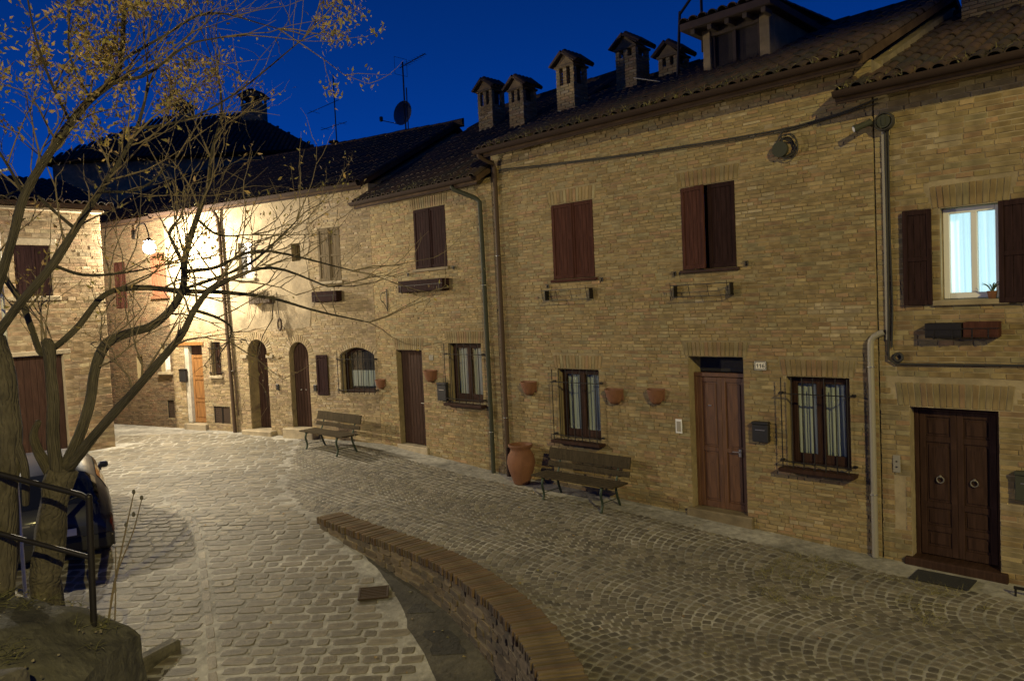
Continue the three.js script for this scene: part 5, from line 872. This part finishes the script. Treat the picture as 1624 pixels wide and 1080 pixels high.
{
  const t = thing('handrail', 'dark iron handrail with two sloping rails and an end post', 'railing', [-3.31, 1.4, -5.7]);
  mesh('post', [rod([0, -0.05, 0], [0.035, 1.03, 0], 0.024, 12), flat(new THREE.SphereGeometry(0.026, 10, 8).translate(0.035, 1.035, 0))], M.iron, t);
  mesh('rail', tube([[0.03, 1.02, 0], [-0.04, 1.06, 0], [-0.62, 1.24, 0], [-1.6, 1.56, 0]], 0.021, 10, 30), M.iron, t); mesh('rail', tube([[0.01, 0.57, 0], [-0.64, 0.78, 0], [-1.6, 1.1, 0]], 0.019, 10, 20), M.iron, t);
  mesh('post', rod([-1.6, 0.2, 0], [-1.6, 1.56, 0], 0.024, 12), M.iron, t);
}
// ------------------------------------------------------------------ trees
const TREE_A = [
  [[-4.02,-1.2,-6.25,0.19],[-4.0,0.6,-6.2,0.158],[-4.0,1.3,-6.2,0.139],[-3.97,1.59,-6.2,0.127],[-3.93,1.85,-6.2,0.115],[-3.86,2.27,-6.2,0.106],[-3.77,2.56,-6.2,0.11]],
  [[-3.82,2.43,-6.2,0.053],[-3.9,2.62,-6.2,0.045],[-3.96,2.74,-6.2,0.039],[-3.98,2.86,-6.2,0.033],[-3.93,2.97,-6.2,0.024]],
  [[-3.77,2.49,-6.15,0.053],[-3.79,2.81,-6.15,0.05],[-3.77,3.12,-6.15,0.047],[-3.77,3.37,-6.15,0.044],[-3.77,3.57,-6.15,0.05],[-3.79,3.63,-6.15,0.044]],
  [[-3.8,3.55,-6.2,0.026],[-3.86,3.52,-6.2,0.026],[-3.93,3.74,-6.2,0.026],[-3.99,3.94,-6.2,0.026],[-4.07,4.08,-6.2,0.024],[-4.15,4.21,-6.2,0.024],[-4.28,4.42,-6.2,0.018]],
  [[-3.78,3.55,-6.2,0.026],[-3.67,3.63,-6.2,0.026],[-3.6,3.74,-6.3,0.027],[-3.46,4.0,-6.5,0.024],[-3.27,4.05,-6.7,0.026],[-2.97,4.01,-6.9,0.023],[-2.7,3.99,-7.1,0.02],[-2.3,3.92,-7.3,0.015],[-1.91,3.78,-7.4,0.011],[-1.41,3.64,-7.5,0.005]],
  [[-3.75,2.56,-6.2,0.053],[-3.6,2.84,-6.2,0.045],[-3.55,3.11,-6.3,0.042],[-3.49,3.37,-6.3,0.042],[-3.43,3.58,-6.4,0.043],[-3.31,3.65,-6.5,0.04],[-3.09,3.71,-6.5,0.037],[-2.96,3.84,-6.6,0.034],[-2.84,4.03,-6.6,0.031],[-2.85,4.29,-6.7,0.029],[-2.73,4.62,-6.7,0.026],[-2.65,4.91,-6.8,0.019]],
  [[-2.65,4.91,-6.8,0.019],[-2.59,5.23,-6.8,0.014],[-2.52,5.59,-6.9,0.012],[-2.57,6.01,-7.0,0.007]],
  [[-3.71,2.57,-6.2,0.05],[-3.42,2.85,-6.1,0.04],[-3.12,3.11,-6.0,0.034],[-2.91,3.28,-5.9,0.031],[-2.68,3.52,-5.9,0.028],[-2.57,3.64,-5.9,0.028],[-2.5,3.83,-6.0,0.026],[-2.42,3.97,-6.1,0.02],[-2.29,4.08,-6.3,0.015],[-2.03,4.16,-6.5,0.013],[-1.58,3.98,-6.6,0.006]],
  [[-2.77,4.19,-6.5,0.018],[-2.88,4.36,-6.6,0.015],[-2.97,4.53,-6.7,0.013],[-2.91,4.66,-6.8,0.008]],
  [[-2.76,4.16,-6.5,0.018],[-2.55,4.19,-6.6,0.015],[-2.34,4.32,-6.8,0.013],[-2.18,4.34,-7.0,0.012],[-1.48,4.14,-7.2,0.005]],
  [[-2.75,4.01,-6.4,0.015],[-2.49,4.1,-6.5,0.013],[-2.28,4.22,-6.7,0.012],[-2.08,4.44,-6.9,0.01],[-1.96,4.62,-7.1,0.005]],
  [[-2.5,3.82,-6.0,0.014],[-2.32,3.75,-6.0,0.012],[-2.26,3.67,-6.1,0.008],[-2.32,3.56,-6.2,0.004]],
  [[-2.6,4.59,-6.4,0.012],[-2.47,4.46,-6.5,0.009],[-2.21,4.46,-6.6,0.004]],
];
const TREE_B = [
  [[-4.3,0.9,-5.9,0.135],[-4.2,1.43,-5.9,0.117],[-4.12,1.86,-5.9,0.106],[-4.05,2.36,-5.9,0.098],[-4.0,2.76,-5.9,0.093],[-3.98,3.16,-5.9,0.085],[-4.0,3.48,-5.9,0.077],[-4.03,3.68,-5.9,0.07]],
  [[-3.98,3.11,-5.9,0.034],[-3.94,2.91,-5.9,0.037],[-3.88,2.65,-5.9,0.034],[-3.89,2.35,-5.9,0.025]],
  [[-4.03,3.68,-5.9,0.037],[-3.82,3.93,-5.9,0.034],[-3.54,4.22,-5.9,0.034],[-3.4,4.5,-6.0,0.029],[-3.24,4.8,-6.1,0.024],[-3.14,5.02,-6.2,0.02],[-3.01,5.33,-6.3,0.015],[-2.89,5.66,-6.3,0.009]],
  [[-4.03,3.95,-5.9,0.039],[-3.84,4.42,-5.9,0.034],[-3.72,4.76,-5.9,0.034],[-3.55,5.01,-5.9,0.031],[-3.32,5.3,-5.9,0.031],[-3.21,5.5,-6.0,0.029],[-3.02,5.64,-6.0,0.026],[-3.0,5.83,-6.1,0.02],[-2.93,6.39,-6.1,0.017]],
  [[-3.02,5.64,-6.0,0.014],[-2.84,5.69,-6.1,0.013],[-2.49,5.96,-6.2,0.009],[-2.27,6.04,-6.3,0.006]],
  [[-2.96,5.78,-6.0,0.012],[-2.68,6.04,-6.2,0.01],[-2.39,6.28,-6.4,0.009],[-1.88,6.2,-6.6,0.004]],
  [[-3.01,5.33,-6.3,0.012],[-2.66,5.41,-6.4,0.009],[-2.3,5.66,-6.6,0.008],[-1.72,6.18,-6.8,0.005]],
  [[-3.72,4.76,-5.9,0.014],[-3.77,4.99,-5.8,0.011],[-3.87,5.25,-5.7,0.008]],
  [[-3.32,5.3,-5.9,0.014],[-3.39,5.58,-5.8,0.011],[-3.42,5.88,-5.7,0.008],[-3.47,6.25,-5.7,0.006]],
  [[-3.21,5.5,-6.0,0.012],[-3.29,5.8,-5.9,0.008],[-3.26,6.18,-5.9,0.006]],
  [[-3.54,4.22,-5.9,0.014],[-3.37,4.14,-6.0,0.012],[-3.07,4.15,-6.1,0.008],[-2.85,4.21,-6.3,0.004]],
  [[-3.4,4.5,-6.0,0.014],[-3.58,4.67,-6.0,0.012],[-3.83,4.85,-6.1,0.008],[-4.1,4.8,-6.2,0.006]],
  [[-3.24,4.8,-6.1,0.012],[-3.02,4.84,-6.3,0.009],[-2.78,5.13,-6.5,0.004]],
];
function tree(name, label, branches, { leafAt, leafDensity, twigs, baseY, colors }) {
  const b0 = branches[0][0], t = thing(name, label, 'tree', [b0[0], b0[1], b0[2]]), rel = (p) => [p[0] - b0[0], p[1] - b0[1], p[2] - b0[2], p[3]];
  branches.forEach((br, i) => mesh(i === 0 ? 'trunk' : 'limb', limb(br.map(rel), br[0][3] > 0.06 ? 12 : 7, br[0][3] > 0.06 ? 0.22 : 0.1), M.bark, t));
  const tw = [], leaves = [];
  const grow = (p, d, len, r, depth) => {
    const n = 4, pts = [[p.x, p.y, p.z, r]]; let q = p.clone(), dir = d.clone();
    for (let i = 1; i <= n; i++) { dir.add(V(rr(-0.32, 0.32), rr(-0.2, 0.3), rr(-0.32, 0.32))).normalize(); q = q.clone().addScaledVector(dir, len / n); pts.push([q.x, q.y, q.z, r * (1 - (i / n) * 0.75)]); if (depth > 0 && i > 1 && rnd() < 0.75) grow(q, dir.clone().add(V(rr(-0.9, 0.9), rr(-0.5, 0.8), rr(-0.9, 0.9))).normalize(), len * rr(0.4, 0.7), r * 0.55, depth - 1); if (i > 1) leaves.push([q.clone(), dir.clone()]); }
    tw.push(pts);
  };
  branches.forEach((br, bi) => {
    if (br[0][3] > 0.1 || br.every((p) => p[1] < 3.3)) return;
    const c = new THREE.CatmullRomCurve3(br.map((p) => V(...rel(p).slice(0, 3)))), L = c.getLength(), n = Math.round(L * twigs * (br[br.length - 1][3] < 0.02 ? 1 : 0.45));
    for (let i = 0; i < n; i++) { const u = rr(0.25, 1), p = c.getPoint(u), d = c.getTangent(u).multiplyScalar(0.6).add(V(rr(-0.8, 0.8), rr(-0.3, 0.9), rr(-0.6, 0.6))).normalize(), k = Math.min(br.length - 1, Math.floor(u * (br.length - 1))); grow(p, d, rr(0.35, 0.95), Math.min(0.010, br[k][3] * 0.5), 1 + (rnd() < 0.5)); }
    const e = V(...rel(br[br.length - 1]).slice(0, 3)); for (let k = 0; k < 3; k++) grow(e, c.getTangent(1).add(V(rr(-0.5, 0.5), rr(-0.3, 0.5), rr(-0.5, 0.5))).normalize(), rr(0.4, 0.9), 0.007, 1);
  });
  const B = new Bag(), cyl = (a, b, c) => { const A = V(...a.slice(0, 3)), D = V(...b.slice(0, 3)).sub(A), l = D.length(); return [mat4(A.x, A.y, A.z, a[3], l, a[3], Q().setFromUnitVectors(up, D.normalize())), b[3] / a[3]]; };
  const unit = flat(new THREE.CylinderGeometry(0.72, 1, 1, 5, 1, true).translate(0, 0.5, 0));
  for (const p of tw) for (let i = 0; i < p.length - 1; i++) B.add(unit, cyl(p[i], p[i + 1])[0]);
  mesh('twigs', B.geo(), M.twig, t); tag(t.children[t.children.length - 1], null, null, null, 'stuff');
  const F = new Bag();
  for (const [p, d] of leaves) {
    const w = V(p.x + b0[0], p.y + b0[1], p.z + b0[2]), k = leafDensity(w); const n = Math.floor(k) + (rnd() < k % 1 ? 1 : 0);
    for (let i = 0; i < n; i++) { const s = rr(0.018, 0.042), c = pick(colors); F.add(leafG, mat4(p.x + rr(-0.075, 0.075), p.y + rr(-0.085, 0.065), p.z + rr(-0.075, 0.075), s * rr(0.5, 0.8), s * 1.5, s, Q().setFromEuler(new THREE.Euler(rr(-1.6, 1.6), rr(0, 6.28), rr(-1.6, 1.6)))), shade(c, rr(0.7, 1.25))); }
  }
  if (F.p.length) tag(mesh('foliage', F.geo(), M.leaf, t), null, null, null, 'stuff');
  return t;
}
const leafG = quads([[[0, 0, 0], [0.5, 0.35, 0.12], [0, 0.45, 0]], [[0, 0, 0], [0, 0.45, 0], [-0.5, 0.35, 0.12]], [[0, 0.45, 0], [0.5, 0.35, 0.12], [0, 1, -0.12]], [[0, 0.45, 0], [0, 1, -0.12], [-0.5, 0.35, 0.12]]], (v) => [v[0], v[1]]);
const LEAF = [[0.34, 0.25, 0.07], [0.28, 0.24, 0.06], [0.40, 0.27, 0.10], [0.24, 0.20, 0.06], [0.36, 0.24, 0.12]];
tree('bare_tree', 'nearly bare tree with long crooked boughs reaching out over the lane', TREE_A, { twigs: 4.5, colors: LEAF, leafDensity: (w) => (fbm(w.x * 1.6 + 3, w.y * 1.6 + w.z, 2, 1e6) > 0.55 ? 1.2 : 0.05) });
tree('leafy_tree', 'leaning tree with tufts of yellowing leaves against the sky', TREE_B, { twigs: 5.5, colors: LEAF, leafDensity: (w) => (fbm(w.x * 2.2 + 8, w.y * 2.2 + w.z, 2, 1e6) > 0.47 ? 13 : 0.3) });
{ // bare shoots by the railing
  const t = thing('bare_shoots', 'few thin leafless shoots springing up beside the railing post', 'plant', [-3.42, 0.9, -6.05]);
  for (const p of [[[0.02, 0.4, 0, 0.008], [0.12, 0.8, 0.0, 0.007], [0.24, 1.2, 0.02, 0.006], [0.33, 1.48, 0.04, 0.004]], [[0, 0.2, 0, 0.007], [0.10, 0.75, 0, 0.006], [0.28, 1.15, 0, 0.005], [0.37, 1.42, 0, 0.004]], [[-0.02, 0, 0, 0.007], [0.02, 0.4, 0, 0.006], [0.14, 0.85, 0, 0.004]], [[0.03, 0.0, 0, 0.007], [0.10, 0.5, 0.02, 0.006], [0.16, 1.05, 0.05, 0.004]], [[-0.05, 0.0, 0, 0.006], [-0.09, 0.25, 0.02, 0.005], [-0.07, 0.5, 0.05, 0.003]], [[-0.12, 0.0, 0, 0.006], [-0.14, 0.25, 0.02, 0.005], [-0.18, 0.42, 0.05, 0.003]]]) mesh('shoot', limb(p, 5), M.twig, t);
  for (const [x, y, z] of [[0.33, 1.49, 0.04], [0.37, 1.43, 0], [0.24, 1.22, 0.02], [0.30, 1.3, 0.01]]) mesh('bud', flat(new THREE.SphereGeometry(0.014, 8, 6).scale(1, 1.5, 1).translate(x, y, z)), M.rockPale, t);
}
{ // fallen leaves
  const b = new Bag(); for (let i = 0; i < 260; i++) { const d = rr(7, 17), x = rr(-7.5, 5.5), left = x < wallX(d), yf = left ? lY : pY; if (Math.abs(x - wallX(d)) < 0.4 || offA(x, d) < 0.2 || (rnd() < 0.5 && !left)) continue; const s = rr(0.03, 0.055); b.add(leafG, mat4(x, yf(d, x) + 0.016, -d, s, s, s * 1.2, Q().setFromEuler(new THREE.Euler(-1.45 + rr(-0.2, 0.2), 0, rr(0, 6.28)))), shade(pick(LEAF), rr(0.5, 1.0))); }
  tag(mesh('fallen_leaves', b.geo(), M.leaf), 'small dry leaves scattered over the lane and the cobbles', 'leaves', null, 'stuff');
}
{ // dry grass in the joints near the double door
  const b = new Bag();
  for (let i = 0; i < 2600; i++) { const u = rr(6.6, 11.5), off = rr(0.5, 2.4), [x, d] = fromA(u, off); if (fbm(u * 2.2, off * 2.6, 3, 1e6) < 0.54) continue; for (let k = 0; k < 3; k++) b.add(blade, mat4(x + rr(-0.02, 0.02), pY(d, x), -d + rr(-0.02, 0.02), rr(0.004, 0.008), rr(0.02, 0.055), 1, Q().setFromEuler(new THREE.Euler(rr(-1, 1), rr(0, 6.28), rr(-1, 1)))), shade([0.17, 0.15, 0.06], rr(0.6, 1.5))); }
  tag(mesh('dry_grass', b.geo(), M.weed), 'dry grass growing in the cobble joints before the dark double door', 'grass', null, 'stuff');
}
// ------------------------------------------------------------------ the parked car
{
  const d = 13.75, x = -8.55, t = thing('parked_car', 'dark blue rounded hatchback parked behind the tree trunks', 'car', [x, laneY(d) - 0.03, -d], 0);
  const slope = Math.atan(0.10); t.rotation.set(slope, 0.56, 0, 'YXZ'); t.scale.setScalar(1.07);   // nose up the lane, tail to the viewer; local -z is forward
  const L = 3.75, st = []; // stations from tail (z=+L/2) to nose
  const prof = [[0, 0.36, 0.62, 0.60, 0.80], [0.03, 0.30, 0.78, 0.66, 0.88], [0.10, 0.26, 0.93, 0.66, 0.93], [0.22, 0.24, 1.07, 0.64, 0.95], [0.45, 0.24, 1.31, 0.60, 0.96], [0.72, 0.24, 1.43, 0.58, 0.965], [1.2, 0.22, 1.49, 0.585, 0.965], [1.8, 0.21, 1.485, 0.585, 0.96], [2.2, 0.21, 1.38, 0.56, 0.955], [2.65, 0.22, 1.06, 0.58, 0.94], [2.85, 0.22, 0.95, 0.62, 0.93], [3.3, 0.23, 0.86, 0.60, 0.90], [3.6, 0.26, 0.74, 0.52, 0.82], [3.75, 0.34, 0.58, 0.40, 0.66]];
  const hw = 0.83, seg = 22, rings = prof.map(([s, lo, hi, wt, wb]) => { const r = []; for (let i = 0; i <= seg; i++) { const a = (i / seg) * Math.PI, c = Math.cos(a), sn = Math.sin(a), e = 0.55, X = Math.sign(c) * Math.pow(Math.abs(c), 0.5), Y = Math.pow(sn, 0.62), belt = 0.55, wid = hw * (Y < belt ? wb : wb + (wt / 0.83 - wb) * Math.pow((Y - belt) / (1 - belt), 1.3)) * Math.abs(X) ** 0.55 * Math.sign(X); r.push([wid, lo + (hi - lo) * Y, L / 2 - s]); } return r; });
  const q = []; for (let k = 0; k < rings.length - 1; k++) for (let i = 0; i < seg; i++) q.push([rings[k][i], rings[k + 1][i], rings[k + 1][i + 1], rings[k][i + 1]]);
  for (let i = 0; i < seg; i++) { q.push([rings[0][i], rings[0][i + 1], [0, 0.5, L / 2 + 0.01]]); const e = rings[rings.length - 1]; q.push([e[i + 1], e[i], [0, 0.46, -L / 2 - 0.01]]); }
  const g = new THREE.BufferGeometry(); const body = quads(q, (v) => [v[0], v[2]]); 
  // smooth normals
  const P = body.attributes.position, N = body.attributes.normal, mp = new Map(), key = (i) => [P.getX(i), P.getY(i), P.getZ(i)].map((v) => Math.round(v * 2000)).join();
  for (let i = 0; i < P.count; i++) { const k = key(i), a = mp.get(k) ?? V(); a.add(V().fromBufferAttribute(N, i)); mp.set(k, a); } for (let i = 0; i < P.count; i++) { const a = mp.get(key(i)).clone().normalize(); N.setXYZ(i, a.x, a.y, a.z); }
  mesh('body', body, M.carPaint, t);
  const onBody = (s, a) => { let k = 0; while (k < prof.length - 2 && prof[k + 1][0] < s) k++; const f = (s - prof[k][0]) / (prof[k + 1][0] - prof[k][0]), j = (a / Math.PI) * seg, i = Math.min(seg - 1, Math.floor(j)), h = j - i, m = (A, B, w) => A.map((v, n) => v + (B[n] - v) * w); return m(m(rings[k][i], rings[k][i + 1], h), m(rings[k + 1][i], rings[k + 1][i + 1], h), f); };
  const patch = (s0, s1, a0, a1, out, n = 8) => { const pts = []; for (let i = 0; i <= n; i++) for (let j = 0; j <= n; j++) { const s = s0 + ((s1 - s0) * i) / n, a = a0 + ((a1 - a0) * j) / n, p = onBody(s, a); const c = [0, 0.75, p[2] - (s < 1 ? 0.5 : s > 2 ? -0.5 : 0)], v = V(...p).sub(V(...c)).normalize(); pts.push([p[0] + v.x * out, p[1] + v.y * out, p[2] + v.z * out]); } const f = []; for (let i = 0; i < n; i++) for (let j = 0; j < n; j++) { const a = i * (n + 1) + j; f.push([pts[a], pts[a + n + 1], pts[a + n + 2], pts[a + 1]]); } return quads(f, (v) => [v[0], v[1]]); };
  mesh('rear_window', patch(0.16, 0.62, 0.95, Math.PI - 0.95, 0.012), M.carGlass, t);
  mesh('side_window', patch(0.75, 2.1, 0.50, 0.86, 0.012), M.carGlass, t); mesh('side_window', patch(0.75, 2.1, Math.PI - 0.86, Math.PI - 0.50, 0.012), M.carGlass, t);
  mesh('windscreen', patch(2.1, 2.7, 0.7, Math.PI - 0.7, 0.012), M.carGlass, t);
  for (const s of [-1, 1]) { mesh('tail_light', patch(0.06, 0.2, s > 0 ? 0.22 : Math.PI - 0.55, s > 0 ? 0.55 : Math.PI - 0.22, 0.014, 5), M.tail, t); mesh('headlight', cbox(0.3, 0.14, 0.1, 0.03, s * 0.5, 0.6, -L / 2 + 0.14), M.glass, t); mesh('mirror', cbox(0.16, 0.11, 0.1, 0.03, s * 0.80, 0.98, -0.45), M.carPaint, t); }
  mesh('bumper', [cbox(1.5, 0.24, 0.2, 0.05, 0, 0.40, L / 2 - 0.02)], M.black, t);
  mesh('number_plate', cbox(0.52, 0.11, 0.012, 0.003, 0, 0.62, L / 2 + 0.035), M.whitePaint, t);
  mesh('rear_badge', cbox(0.18, 0.03, 0.01, 0.003, -0.42, 0.80, L / 2 - 0.02), M.steel, t);
  mesh('wiper', rod([0.0, 1.02, L / 2 - 0.17], [0.38, 1.1, L / 2 - 0.22], 0.008, 6), M.black, t);
  for (const sx of [-1, 1]) for (const sz of [-1.15, 1.22]) { const w = empty('wheel', t, [sx * 0.665, 0.29, sz]); mesh('tyre', flat(new THREE.TorusGeometry(0.205, 0.085, 12, 28).rotateY(Math.PI / 2)), M.rubber, w); mesh('rim', [flat(new THREE.CylinderGeometry(0.17, 0.17, 0.12, 24).rotateZ(Math.PI / 2))], M.steel, w); }
}

renderer.render(scene, camera);
